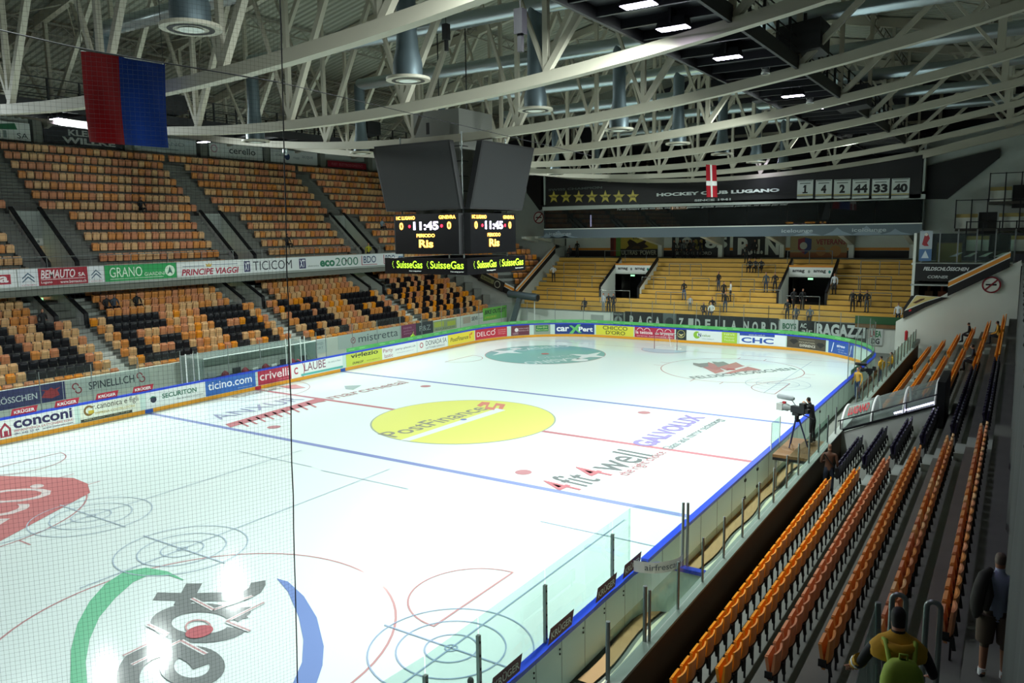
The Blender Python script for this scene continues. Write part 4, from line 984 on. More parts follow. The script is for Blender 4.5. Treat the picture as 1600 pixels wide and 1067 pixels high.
for i, (a, b) in enumerate(VT):
    y0, z0 = trow(4); y1 = trow(9)[0]; sl = TR/TT
    t = empty('terrace_entrance', ((a+b)/2, y0, z0-TR)); tag(t, ['entrance passage in the left half of the yellow terrace under two amag logos', 'wide entrance passage in the right half of the yellow terrace under two amag logos'][i], 'entrance', None)
    hw = (b-a)/2; L = y1-y0
    for s in (-1, 1):
        mb = MB(); mb.prism([(s*hw, 0, -.4), (s*hw, 0, .9), (s*hw, L+1.0, .9+sl*(L+1.0)), (s*hw, L+1.0, -.4)], (-s*.1, 0, 0), 'wall_white'); mb.build('cheek_wall', t)
        mb = MB(); mb.beam((s*hw, 0, .95), (s*hw, L+1, .95+sl*(L+1)), .16, .25, 'darkmetal'); mb.beam((s*hw, 0, -.4), (s*hw, 0, .95), .16, .2, 'darkmetal'); mb.build('coping', t)
    fr = rectframe((-hw+.1, L-.4, 1.95), (1, 0, 0), (0, 0, 1)); mb = MB(); ww = 2*hw-.2
    mb.rect(fr, 0, 0, ww, 1.0, 'wall_white', 0); mb.rect(fr, .05, .22, ww-.05, .84, 'white', .02); mb.rect(fr, 0, .86, ww, 1.02, 'stripe_orange', .02)
    mb.text(fr, 'amag', ww*.08, .36, ww*.36, .64, 'darkmetal', .03, .03); mb.text(fr, 'amag', ww*.56, .36, ww*.84, .64, 'darkmetal', .03, .03); mb.disc(fr, ww*.46, .5, .1, .13, 'rail', .03, 12); mb.disc(fr, ww*.92, .5, .1, .13, 'teal', .03, 12)
    mb.box(-hw+.1, hw-.1, L-.38, L+.0, 1.95, 2.05, 'wall_white'); mb.build('header_sign', t)
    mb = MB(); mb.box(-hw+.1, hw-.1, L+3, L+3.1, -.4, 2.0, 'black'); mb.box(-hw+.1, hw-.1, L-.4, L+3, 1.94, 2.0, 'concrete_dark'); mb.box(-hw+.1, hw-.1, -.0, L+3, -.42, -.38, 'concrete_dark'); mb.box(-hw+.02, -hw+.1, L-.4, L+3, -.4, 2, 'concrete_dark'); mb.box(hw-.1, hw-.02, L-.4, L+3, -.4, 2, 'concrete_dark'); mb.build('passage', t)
    mb = MB(); mb.box(-.2, .2, L-.45, L-.4, 1.78, 1.92, 'exit_green'); mb.build('exit_light', t)
# crush barriers
def barrier(x0, x1, k, posts, label):
    y, z = trow(k); y += .25; t = empty('crush_barrier', ((x0+x1)/2, y, z)); tag(t, label, 'crush barrier', 'steel crush barriers on the yellow terrace')
    h = (x1-x0)/2; mb = MB(); mb.tube([(-h, 0, 1.1), (h, 0, 1.1)], .03, 'rail', 6); mb.build('top_rail', t)
    for i in range(posts):
        xx = -h+2*h*i/(posts-1); mb = MB(); mb.tube([(xx, 0, -.35), (xx, 0, 1.1)], .03, 'rail', 6); mb.box(xx-.06, xx+.06, -.08, .0, -.36, -.05, 'darkmetal'); mb.build('post', t)
BAR = [(855, 899, 2, 3, 447), (937, 984, 2, 3, 450), (1025, 1072, 2, 3, 453), (881, 925, 5, 3, 425), (906, 945, 5, 2, 426), (1003, 1040, 5, 3, 426), (1082, 1108, 5, 2, 430), (1119, 1147, 2, 2, 456), (1158, 1179, 5, 2, 432), (1229, 1281, 2, 3, 461), (1330, 1393, 3, 3, 462), (1345, 1393, 6, 3, 430), (1046, 1096, 8, 4, 404), (1160, 1212, 8, 3, 408), (1230, 1300, 11, 3, 411), (945, 1010, 11, 3, 403), (1305, 1342, 6, 2, 430), (1172, 1222, 3, 2, 462), (881, 930, 8, 3, 412), (1345, 1405, 9, 3, 419)]
for i, (p0, p1, k, n, py) in enumerate(BAR):
    y, z = trow(k); a = at(p0, py, 'y', y+.25).x; b = at(p1, py, 'y', y+.25).x
    barrier(max(a, -16.8), b, k, n, 'steel crush barrier on step %d of the yellow terrace, number %d from the left there' % (k+1, sum(1 for q in BAR if q[2] == k and q[0] < p0)+1))
# murals on the rear wall of the terrace
def yfr(x, y, z): return rectframe((x, y, z), (1, 0, 0), (0, 0, 1))
sign('mural', 'yellow fan mural with a dark reclining figure, lettered ULTRAS', 'mural', yfr(-12.3, 41.84, 6.55), 5.6, 1.95, '#b9a23a', [('r',0,0,.07,1,'#5a1c14'), ('r',.07,0,.11,1,'#8a2a1c'), ('r',.11,0,.2,1,'#5f8a3c'), ('r',.9,0,1,1,'#5f8a3c'), ('r',.2,0,.9,.36,'#1a1c1a'), ('t','ULTRAS  POWER',.22,.06,.88,.3,'#b0b49a',.02), ('p',[(.3,.36),(.36,.52),(.33,.72),(.38,.85),(.45,.76),(.52,.64),(.72,.86),(.66,.62),(.74,.46),(.62,.36)],'#2a1a12'), ('p',[(.4,.36),(.46,.52),(.56,.5),(.58,.36)],'#43301c'), ('t','EIST',.44,.84,.62,.96,'#2a1a12',.02)])
sign('mural', 'black fan mural lettered 1985 in white with a small crest', 'mural', yfr(-5.8, 41.84, 6.55), 5.6, 1.9, '#17181a', [('t','19',.06,.4,.36,.94,'#d5d9ce',.04), ('t','85',.58,.4,.96,.94,'#d5d9ce',.04), ('p',[(.4,.84),(.44,.84),(.47,.6),(.5,.84),(.54,.84),(.54,.4),(.47,.3),(.4,.4)],'#a89a4a'), ('r',.455,.5,.485,.84,'#3a3c2c'), ('t','SETTORE NORD',.06,.08,.7,.24,'#9a9c92',.02)])
sign('mural', 'black fan mural lettered R.d.N in white', 'mural', yfr(.1, 41.84, 6.45), 4.4, 1.95, '#131416', [('t','R',.1,.14,.38,.92,'#d5d9ce',.04), ('t','.d.',.36,.17,.62,.85,'#d5d9ce',.03), ('t','N',.66,.14,.94,.92,'#d5d9ce',.04)])
sign('mural', 'tan fan mural lettered VETERANS with a red and blue shield', 'mural', yfr(5.2, 41.84, 6.45), 4.7, 1.95, '#a08a5a', [('r',0,0,1,.25,'#9a5a24'), ('p',[(.14,.85),(.26,.92),(.38,.85),(.38,.4),(.27,.15),(.14,.4)],'#28346a'), ('p',[(.14,.85),(.26,.92),(.26,.18),(.14,.4)],'#8a2430'), ('o',.24,.55,.16,'#c8c4b4'), ('t','VETERANS',.46,.6,.97,.84,'#8a2c2c',.03), ('o',.55,.3,.2,'#b0763a'), ('o',.8,.32,.24,'#b8803c')])
# white brackets carrying the lounge
for i, px in enumerate((858, 878, 1032, 1126, 1222, 1330, 1425)):
    x = at(px, 400, 'y', 41.5).x
    mb = MB(); mb.box(x-.2, x+.2, 41.3, 41.8, 5.9, 8.6, 'wall_white'); mb.prism([(x-.2, 41.3, 7.6), (x-.2, 41.3, 8.6), (x-.2, 36.4, 8.6), (x-.2, 36.4, 8.4)], (.4, 0, 0), 'wall_white'); mb.build('trim_%d' % (30+i), kind='structure')
# low walls' black fan banners hanging on the terrace front
FB = [(-7.2, -6.25, .75, 1.3, '#24282a', 'small black fan banner with a round head emblem on the terrace front wall', [('o',.5,.42,.3,'#8a9290'), ('p',[(.3,.3),(.5,.75),(.7,.3)],'#3a4240'), ('t','BULLDAY',.1,.78,.95,.92,'#b0b8b4')]),
 (-6.1, 6.9, .72, 1.42, '#1e2122', 'very long black fan banner lettered RAGAZZI DELLA NORD in white', [('t',c_,x_,.16+.03*(i_%3),x_+.034,.76,'#c0c6c0',.04) for i_, (c_, x_) in enumerate(zip('RAGAZIDELLANORD', (.035,.095,.155,.215,.375,.44,.485,.55,.615,.665,.715,.79,.845,.9,.955)))]+[('r',.27,0,.36,1,'#5c6664'), ('o',.315,.5,.26,'#2c3434')]),
 (7.0, 8.35, .6, 1.5, '#c2c8c4', 'white fan banner with green and black scrawl beside the long black banner', [('t','BOYS',.15,.5,.9,.8,'#2c6a4a',.04), ('t','78',.15,.12,.8,.45,'#22282a',.03)]),
 (8.4, 9.55, .6, 1.45, '#1b1d1e', 'small black fan banner with mixed letters between two white ones', [('t','AC',.1,.62,.5,.86,'#c4cac4',.03), ('t','air',.2,.34,.9,.58,'#c4cac4',.02), ('t','Lugano',.1,.1,.9,.28,'#b8a848',.02)]),
 (9.65, 13.2, .4, 1.6, '#1a1b1c', 'black fan banner lettered RAGAZZI 1985 in large white letters', [('t','RAGAZZI',.02,.34,.98,.94,'#d2d8d6',.05), ('t','1985',.36,.06,.72,.26,'#c0c6c4',.02)]),
 (13.35, 14.3, .5, 1.2, '#c6ccc8', 'small white fan banner with letters at the right end of the terrace wall', [('t','LA',.1,.5,.5,.9,'#a02c34',.03), ('t','EA',.5,.5,.9,.9,'#2c7a4a',.03), ('t','DG',.2,.08,.8,.42,'#22282a',.03)])]
for x0, x1, z0, h, bg, lab, L in FB: sign('fan_banner', lab, 'banner', yfr(x0, 31.88, z0), x1-x0, h, bg, L, 'fan banners hung on the terrace front wall')
mb = MB(); mb.box(12.4, 16.0, 31.8, 31.95, 2.05, 2.6, cmat('#2c5a34')); mb.box(12.4, 16.0, 31.84, 31.9, 1.75, 2.05, 'wood'); mb.build('green_parapet_board', None, 'dark green board on the parapet at the right end of the terrace', 'board')

# ================================================================== LOUNGE AND BANNER ABOVE THE TERRACE
mb = MB(); X0, X1, Y0 = -16.3, 16.1, 35.5
mb.box(X0, X1, Y0, 41.9, 8.42, 8.6, 'concrete'); mb.box(X0, X1, 40.0, 40.1, 8.6, 11.3, 'darkmetal'); mb.box(X0, X1, Y0, 41.9, 11.3, 11.6, 'darkmetal')
mb.box(X0, X0+.15, Y0, 41.9, 8.5, 15, 'wall_grey'); mb.box(X1-.15, X1, Y0, 41.9, 8.5, 15, 'wall_grey')
mb.build('wall_lounge', kind='structure')
mb = MB(); fr = yfr(X0, Y0-.02, 8.42); Wd = X1-X0
mb.rect(fr, 0, 0, Wd, .82, cmat('#56646c'), .02); mb.rect(fr, 0, .82, Wd, .9, 'offwhite', .03)
for (x, h) in ((.3, .35), (1.6, .6), (2.6, .3), (24.2, .3), (26.5, .5), (28.6, .6), (30.6, .35)):
    mb.poly(fr, [(x-1, .05), (x-.3, h*.7), (x, h+.15), (x+.4, h*.7), (x+1.2, .05)], cmat('#7a8a94'), .03)
for x in (.6, 11.3+.0*1, 27.6): mb.text(fr, 'icelounge', x+(11 if x == 11.3 else 0), .2, x+(11 if x == 11.3 else 0)+2.4, .58, cmat('#a8b4b8'), .04, .01)
mb.build('lounge_fascia', None, 'grey-blue lounge fascia with snowy peaks lettered icelounge', 'sign')
t = empty('lounge_window_front', (0, Y0, 9.3)); tag(t, 'long dark glazed front of the lounge above the yellow terrace', 'window front')
for i in range(10):
    mb = MB(); a = X0+Wd*i/10; mb.box(a+.01, a+Wd/10-.01, 0, .03, 0, 1.75, 'dark_glass'); mb.build('glass_pane', t)
mb = MB(); fr = yfr(4.6-Wd/2+7.0, -.02, 1.5); mb.text(fr, 'Tu sei l\'amore della mia vita, che ci fa noi giocare, grande emozione perdersi...sei tutto per me!', -4, .05, 11, .24, cmat('#c8ccca'), .01, 0, .3); mb.build('script_lettering', t)
mb = MB(); mb.box(X0-.1, X1+.1, Y0-.1, Y0+.05, 11.05, 11.4, 'wall_grey'); mb.build('trim_40', kind='structure')
# lamps seen inside the lounge
for (px, py, w_, h_, c, lab) in ((923, 345, .12, 1.1, 'led_white', 'slim upright white light tube inside the lounge'),):
    p = at(px, py, 'y', 38); mb = MB(); mb.box(-w_/2, w_/2, 0, .05, -h_/2, h_/2, c); mb.build('light_tube', None, lab, 'lamp', None, None, p)
for px, py, w_ in ((1060, 323, 1.5), (1027, 324, .35)):
    p = at(px, py+1.5, 'y', 36.0); mb = MB(); mb.box(-w_/2, w_/2, 0, .05, -.14, .14, mat('lounge_glow', '#ffc890', emit=2.2)); mb.build('warm_lamp', None, 'warm glowing ceiling lamp inside the lounge, %s one' % ('wider' if w_ > 1 else 'narrow'), 'lamp', None, None, p)
mb = MB()  # brown steps put in for the orange seats reflected in the glass
for i in range(9):
    z = 8.6+.25*i; mb.box(X0+.3, X1-.3, 37.2+i*.3, 37.5+i*.3, 8.6, z, cmat('#6a4a2c'))
mb.build('lounge_reflection_steps', None, 'dim brown steps added behind the dark lounge glass for the reflected orange seats', 'seating', None, 'stuff')
# black club banner with stars and retired numbers
fr = yfr(-15.95, 35.4, 11.4)
mb = MB(); n = 32; vs = []; fs = []
def roofz(x): return 13.35+.0048*x*x
for i in range(n+1):
    x = -15.95+31.85*i/n; vs += [(x, 35.4, 11.4 if False else 11.45-.35*i/n), (x, 35.4, roofz(x)-.35-.0*i)]
for i in range(n): fs.append((2*i, 2*i+2, 2*i+3, 2*i+1))
mb.add(vs, fs, 'black')
mb.box(-15.95, 15.9, 35.42, 35.6, 11.1, 13.0, 'black')
YB = 35.36
def bt_(s, p0, p1, m='#b9c0bd', bold=.02):
    a = at(*p0, 'y', YB); b = at(*p1, 'y', YB); mb.text(yfr(0, YB, 0), s, a.x, a.z, b.x, b.z, cmat(m), .02, bold)
bt_('SWISS CHAMPION', (857, 298.5), (941, 291), '#4e5654', .03)
for i, (px, yr) in enumerate(zip((865.5, 884.5, 904.5, 925, 946, 967, 989), ('1986', '1987', '1988', '1990', '1999', '2003', '2006'))):
    c = at(px, 308-.1*i, 'y', YB); mb.star(yfr(0, YB, 0), c.x, c.z, .62, cmat('#a89a3c'), .03); mb.star(yfr(0, YB, 0), c.x, c.z, .48, cmat('#c0b04a'), .035)
    mb.text(yfr(0, YB, 0), yr, c.x-.25, c.z-.1, c.x+.25, c.z+.1, 'black', .04, .02)
bt_('HOCKEY CLUB LUGANO', (1026, 307), (1218, 294), '#c4ccca', .05)
bt_('SINCE 1941', (1085, 315), (1142, 309.5), '#b0b8b6', .04)
for px, s in zip((1258, 1287, 1316, 1345, 1376, 1407), ('1', '4', '2', '44', '33', '40')):
    b = 310-(px-1258)*.012; c = at(px, 296-(px-1258)*.012, 'y', YB)
    F_ = yfr(c.x-.6, YB, c.z-.72); mb.rect(F_, 0, 0, 1.2, 1.45, cmat('#c3cbc6'), .02); mb.rect(F_, 0, .18, 1.2, .23, 'black', .03); mb.rect(F_, 0, .26, 1.2, .33, cmat('#a8983c'), .03); mb.rect(F_, .06, 1.37, 1.14, 1.41, 'black', .03)
    mb.rect(F_, .2, 1.16, 1.0, 1.22, cmat('#4a5048'), .03)
    if s == '1': mb.rect(F_, .54, .42, .68, 1.06, 'black', .03); mb.rect(F_, .42, .42, .8, .52, 'black', .034); mb.poly(F_, [(.42, .84), (.54, 1.06), (.6, 1.06), (.56, .88)], 'black', .038)
    elif len(s) == 1: mb.text(F_, s, .4, .42, .8, 1.06, 'black', .03, .05)
    else: mb.text(F_, s, .12, .42, 1.08, 1.06, 'black', .03, .05)
mb.build('club_banner', None, 'long black banner lettered HOCKEY CLUB LUGANO with gold stars and white number plates', 'banner')
# far wall behind the trusses
mb = MB(); mb.box(-36, 32, 43.5, 43.8, 9, 24.5, 'farwall')
for i in range(15): x = -30+i*4.2; mb.box(x-.12, x+.12, 43.2, 43.5, 12, 23.5, 'steel')
for z in (17.5, 21.0): mb.box(-34, 30, 43.3, 43.5, z-.12, z+.12, 'steel')
mb.build('wall_far', kind='structure')
mb = MB()
for i in range(6): mb.tube([(-30, 42.5, 15.2+.28*i), (28, 42.5, 15.2+.28*i)], .03, 'darkmetal', 4)
for i in range(30): mb.box(-30+i*2-.03, -30+i*2+.03, 42.47, 42.53, 15, 16.7, 'darkmetal')
mb.box(-30, 28, 41.6, 42.6, 14.85, 15.0, 'darkmetal')
mb.build('far_catwalk', None, 'dark catwalk with many thin rails along the far wall under the roof', 'catwalk')

# ================================================================== RIGHT END: WHITE WALL, CORNER BAR, BALCONIES
mb = MB()
mb.prism([(15.6, 27.7, -.06), (15.6, 27.7, 2.75), (18.5, 27.7, 4.75), (22.4, 27.7, 6.9), (22.4, 27.7, -.06)], (0, .25, 0), 'wall_white')
mb.build('wall_right_end', kind='structure')
pa = at(1482, 439, 'y', 27.6); pb = at(1572, 396, 'y', 27.6)
striped_coping([tuple(pa), tuple(pb+(pb-pa)*.08)], 'trim_50', (0, -.12, 0), .98)
a, b, c = at(1412, 470, 'y', 27.62), at(1425, 462, 'y', 27.62), at(1478, 465, 'y', 27.62)
d_, e_ = at(1412, 497, 'y', 27.62), at(1442, 460, 'y', 27.62)
mb = MB()
F0 = lambda px, py: at(px, py, 'y', 27.58)
mb.prism([F0(1411, 482), F0(1424, 462), F0(1482, 465), F0(1446, 480), F0(1411, 498)], (0, .1, 0), 'black')
def q27(pts, m, dy): 
    mb.add([at(x, y, 'y', 27.58-dy) for x, y in pts], [tuple(range(len(pts)))], m)
q27([(1413, 486), (1431, 461), (1472, 464), (1446, 472)], 'offwhite', .01); q27([(1415, 483), (1432, 462), (1467, 464), (1443, 472)], cmat('#c9b878'), .02)
q27([(1426, 473), (1438, 467), (1445, 466), (1444, 468), (1431, 474)], cmat('#5a3a24'), .03); q27([(1420, 484), (1424, 483), (1424, 486), (1420, 487)], 'red', .03)
mb.build('bar_pennant_panel', None, 'gold and black triangular panel with a drink picture on the right end wall', 'sign')
sg = sign('corner_bar_sign', 'black sign lettered FELDSCHLÖSSCHEN CORNER above the corner bar', 'sign', yfr(16.45, 29.0, 5.42), 5.4, 1.22, '#0f1011', [('t','FELDSCHLÖSSCHEN',.09,.58,.58,.82,'#d4d8d8',.03,.3), ('t','CORNER',.14,.16,.36,.32,'#b0b4b4',.03,.3), ('r',0,.96,1,1,'#9aa09c')])
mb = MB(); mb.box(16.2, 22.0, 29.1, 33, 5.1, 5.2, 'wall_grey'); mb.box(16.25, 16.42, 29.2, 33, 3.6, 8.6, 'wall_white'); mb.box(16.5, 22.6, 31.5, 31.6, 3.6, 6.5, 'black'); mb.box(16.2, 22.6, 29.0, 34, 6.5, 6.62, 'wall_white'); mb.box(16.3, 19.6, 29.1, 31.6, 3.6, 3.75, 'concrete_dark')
mb.build('wall_corner_bar', kind='structure')
for i, (x, c) in enumerate(((17.2, '#6a4422'), (18.0, '#7a3a1c'), (18.7, '#5a4422'))):
    mb = MB(); mb.box(-.25, .25, 0, .2, 0, .9, cmat(c)); mb.tube([(0, .1, .9), (0, .1, 1.3)], .1, cmat(c), 8); mb.build('bar_dispenser', None, ['brown drinks dispenser at the left of the dim corner bar', 'rust coloured drinks dispenser in the middle of the dim corner bar', 'olive drinks dispenser at the right of the dim corner bar'][i], 'dispenser', None, None, (x, 30.6, 3.75))
# glazed balcony above the bar
t = empty('balcony_glass_rail', (0, 29.05, 6.62)); tag(t, 'glass balustrade with tall steel posts above the corner bar sign', 'balustrade')
for i in range(6):
    x = 16.75+i*1.05; mb = MB(); mb.box(x-.04, x+.04, 0, .06, 0, 2.2, 'rail'); mb.build('post', t)
    if i < 5: mb = MB(); mb.box(x+.06, x+.99, .02, .03, .1, 1.9, 'acrylic'); mb.build('glass_pane', t)
sign('club_poster', 'tall poster with a red and white player figure over blue beside the corner bar', 'poster', yfr(16.62, 28.95, 6.75), .75, 2.0, '#a8b4bc', [('p',[(.2,.55),(.4,.9),(.6,.94),(.8,.75),(.6,.6),(.75,.5),(.4,.5)],'#9a2c34'), ('o',.5,.88,.05,'#d8d0c4'), ('r',0,0,1,.4,'#4a6a94'), ('p',[(.2,.1),(.5,.36),(.8,.1)],'#c0ccd4')])
for i in range(4):
    x = 18.6+i*.85; mb = MB(); mb.prism([(-.3, 0, 0), (.2, 0, .25), (.5, 0, .3), (.1, 0, .02)], (0, .5, 0), 'offwhite'); mb.build('deck_lounger', None, 'white slanted lounge chair on the balcony above the corner bar', 'chair', 'white chairs on the balcony above the corner bar', None, (x, 30.4, 7.0))
mb = MB(); mb.box(-.75, .75, 0, .5, 0, 1.3, cmat('#9a8a44')); mb.box(-.75, .75, -.02, 0, 1.25, 1.3, 'wood'); mb.build('yellow_counter', None, 'yellow upright counter on the balcony above the corner bar', 'counter', None, None, (18.2, 31.5, 6.62))
# stepped press balconies on the far right
LEV = []
for (px, py, y_) in ((1508, 392, 31.8), (1492, 357, 34.0), (1545, 315, 36.0)):
    q = at(px, py, 'y', y_); LEV.append((q.x, y_, q.z))
mb = MB()
for lev, (x0, y, z) in enumerate(LEV):
    mb.box(x0, 30, y, y+2.6, z-.2, z, 'concrete_dark')
    for j, (a0, wd) in enumerate(((0, 1.35), (2.6, 1.5), (4.8, 1.6))):
        xx = x0+a0; mb.box(xx, xx+wd, y-.05, y+.05, z, z+.75, 'wall_white'); mb.box(xx, xx+wd, y-.08, y+.08, z+.75, z+1.0, cmat('#a8965a'))
        if lev == 0: mb.box(xx, xx+wd, y+1.4, y+1.5, z, z+.3, 'black')
    mb.box(x0+1.4, x0+2.5, y+.1, y+.2, z-.5, z+1.1, 'black')
mb.build('press_balconies', kind='structure')
for lev, (x0, y, z) in enumerate(LEV):
    t = empty('balcony_rail', (x0, y-.15, z)); tag(t, ['lowest', 'middle', 'highest'][lev]+' stepped balcony railing of dark posts at the far right', 'railing')
    for j in range(9):
        mb = MB(); mb.box(j*.95-.04, j*.95+.04, -.03, .03, 0, 2.0, 'darkmetal'); mb.build('post', t)
    mb = MB(); mb.tube([(0, 0, 1.95), (7.6, 0, 1.95)], .03, 'darkmetal', 6); mb.build('top_rail', t)
mb = MB()
mb.prism([(16.0, 36.9, 8.5), (16.0, 36.9, 15.6), (26, 36.9, 17.5), (26, 36.9, 8.5)], (0, .3, 0), 'wall_grey')
mb.prism([at(1437, 311, 'y', 36.6), at(1480, 311, 'y', 36.6), at(1562, 246, 'y', 36.6), at(1562, 232, 'y', 36.6), at(1437, 262, 'y', 36.6)], (0, .2, 0), 'black')
mb.build('wall_right_lounge', kind='structure')
mb = MB(); mb.prism([(15.9, 35.2, 13.95), (15.9, 35.2, 14.5), (30, 35.2, 17.7), (30, 35.2, 16.9)], (0, .3, 0), 'steel'); mb.build('trim_51', kind='structure')
nosmoke((at(1549, 445, 'y', 27.55).x, 27.56, at(1549, 445, 'y', 27.55).z), .52, (1, 0, 0), 'large round red no-smoking sign on the white right end wall')
mb = MB(); mb.tube([(0, 0, -.3), (0, 0, .3)], [.1, .1], 'red', 10); mb.tube([(0, 0, .3), (0, 0, .38)], [.1, .03], 'red', 10); p = at(1416, 525, 'y', 27.3); mb.build('fire_extinguisher', None, 'red extinguisher on the white wall at the end of the walkway', 'extinguisher', None, None, p)
mb = MB()
for i in range(9): mb.box(16.95, 17.15, 24.5+i*.32, 24.62+i*.32, 1.47, 1.75, 'rail')
mb.build('parapet_brackets', None, 'row of small steel brackets on the far end of the concrete parapet', 'bracket')

# players' tunnel through the right stand
t = empty('players_tunnel', (16.9, 1.0, 0)); tag(t, 'white-walled players tunnel with an arched clear canopy cutting through the right stand', 'tunnel')
zA, zB = 1.35, 2.75; xB = 3.25
for yy in (0, 2.3):
    mb = MB(); mb.prism([(.15, yy, -.06), (.15, yy, zA), (xB, yy, zB), (xB, yy, -.06)], (0, .12, 0), 'wall_white'); mb.build('side_wall', t)
mb = MB(); N_ = 10; 
def tunp(x, a): f = x/xB; return (x, 1.2-1.15*math.cos(a), zA+(zB-zA)*f+.75*math.sin(a))
for xs, nm, m in (((.1, xB), 'canopy', 'tunnel_glass'),):
    for i in range(N_):
        a0, a1 = PI*i/N_, PI*(i+1)/N_; mb.quad(tunp(xs[0], a0), tunp(xs[1], a0), tunp(xs[1], a1), tunp(xs[0], a1), m)
mb.build('canopy', t)
for x in (.12, 1.15, 2.2, 3.2):
    mb = MB(); mb.tube([tunp(x, PI*i/12) for i in range(13)], .045, 'white', 6); mb.build('rib', t)
for yy in (-.03, 2.35):
    mb = MB(); mb.beam((.0, yy, zA+.02), (xB+.1, yy, zB+.02), .06, .08, 'darkmetal'); mb.tube([(.0, yy, zA+.42), (xB+.1, yy, zB+.42)], .025, 'darkmetal', 6)
    for x in (.1, 1.2, 2.3, 3.3): mb.tube([(x, yy, zA+(zB-zA)*x/xB), (x, yy, zA+(zB-zA)*x/xB+.42)], .02, 'darkmetal', 6)
    mb.build('handrail', t)
mb = MB()
for yy, x0, x1 in ((.1, 1.9, 3.2),): mb.beam((x0, yy, zA+(zB-zA)*x0/xB+.1), (x1, yy, zA+(zB-zA)*x1/xB+.1), .08, .05, mat('tube_glow', '#ffffff', emit=8, ecol='#dcd4ff'))
mb.build('strip_light', t)
mb = MB(); frt = lambda u, v, c=0.0: Vector(tunp(.2+u, .35+v))
mb.rect(frt, .05, .15, .85, .95, cmat('#b8c0b8'), 0, .2); mb.text(lambda u, v, c=0.0: Vector(tunp(.2+u, .35+v))+Vector((0, -.02, .02)), 'LUGANO', .08, .3, .8, .8, 'red', 0, .04); mb.build('sticker', t)
mb = MB(); mb.box(xB, xB+.25, -.1, 2.5, -.06, 3.6, 'darkmetal'); mb.build('end_frame', t)
# ================================================================== ROOF
def decz(x): return 24.0-.205*abs(x)
mb = MB(); xs = [-36, -24, -12, 0, 12, 24, 33]; y = -34.0; rows = []
while y < 46: rows += [(y, 0), (y+.14, 0), (y+.2, .09), (y+.36, .09)]; y += .42
vs = []; fs = []
for yy, dz in rows:
    for x in xs: vs.append((x, yy, decz(x)+dz))
nx = len(xs)
for j in range(len(rows)-1):
    for i in range(nx-1): fs.append((j*nx+i, (j+1)*nx+i, (j+1)*nx+i+1, j*nx+i+1))
mb.add(vs, fs, 'deck'); mb.build('ceiling', kind='structure')
TYS = [-23.25+7.35*i for i in range(9)]
NODES = [21.2-5.7*i for i in range(10)]
for ti, ty in enumerate(TYS):
    t = empty('roof_truss', (0, ty, 0)); tag(t, 'pale steel roof truss with sagging lower chord, %s counted from the camera' % ORD[ti+1], 'roof truss', 'roof trusses across the hall')
    mb = MB(); X = [-31+2*i for i in range(32)]
    vs = []; fs = []
    for x in X:
        z = roofz(x)-.15
        vs += [(x, -.16, z-.17), (x, .16, z-.17), (x, .16, z+.17), (x, -.16, z+.17)]
    for i in range(len(X)-1):
        for a in range(4): q = (a+1) % 4; fs.append((4*i+a, 4*i+4+a, 4*i+4+q, 4*i+q))
    mb.add(vs, fs, 'steel'); mb.build('bottom_chord', t)
    mb = MB()
    for x0, x1 in ((-34, 0), (0, 31)): mb.beam((x0, 0, decz(x0)-.35), (x1, 0, decz(x1)-.35), .3, .5, 'steel')
    mb.build('top_chord', t)
    for i, x in enumerate(NODES):
        zt = decz(x)-.5; zb = roofz(x)
        mb = MB(); wv = .28 if abs(x-21.2) < .1 or i == 9 else .17
        mb.beam((x, 0, zb), (x, 0, zt), wv, wv, 'steel', (0, 1, 0)); mb.build('vertical_strut', t)
        for dx, wd in ((4.9, .2), (-3.3, .12)):
            x2 = x+dx
            if x2 > 30 or x2 < -33: continue
            mb = MB(); mb.beam((x, 0, zb), (x2, 0, decz(x2)-.5), wd, wd, 'steel', (0, 1, 0)); mb.build('diagonal_brace', t)
# purlins with lacing
for i in range(11):
    x = -31+i*5.7 + (0 if i < 6 else 0)
    if x > 29: continue
    z = decz(x)-.2; mb = MB()
    mb.beam((x, -33, z), (x, 43, z), .12, .1, 'steel_dark'); mb.beam((x, -33, z-.55), (x, 43, z-.55), .1, .1, 'steel_dark')
    y = -33.0
    while y < 42: mb.beam((x, y, z-.5), (x, y+.6, z-.05), .04, .04, 'steel_dark'); mb.beam((x, y+.6, z-.05), (x, y+1.2, z-.5), .04, .04, 'steel_dark'); y += 1.2
    mb.build('ceiling_purlin', kind='structure')
# cross bracing rods under the deck
mb = MB()
for ty in TYS[:-1]:
    for x0 in (-28, -5.2, 17.6):
        x1 = x0+11.4; mb.tube([(x0, ty, decz(x0)-.5), (x1, ty+7.35, decz(x1)-.5)], .035, 'steel', 4, False); mb.tube([(x1, ty, decz(x1)-.5), (x0, ty+7.35, decz(x0)-.5)], .035, 'steel', 4, False)
mb.build('ceiling_bracing', kind='structure')
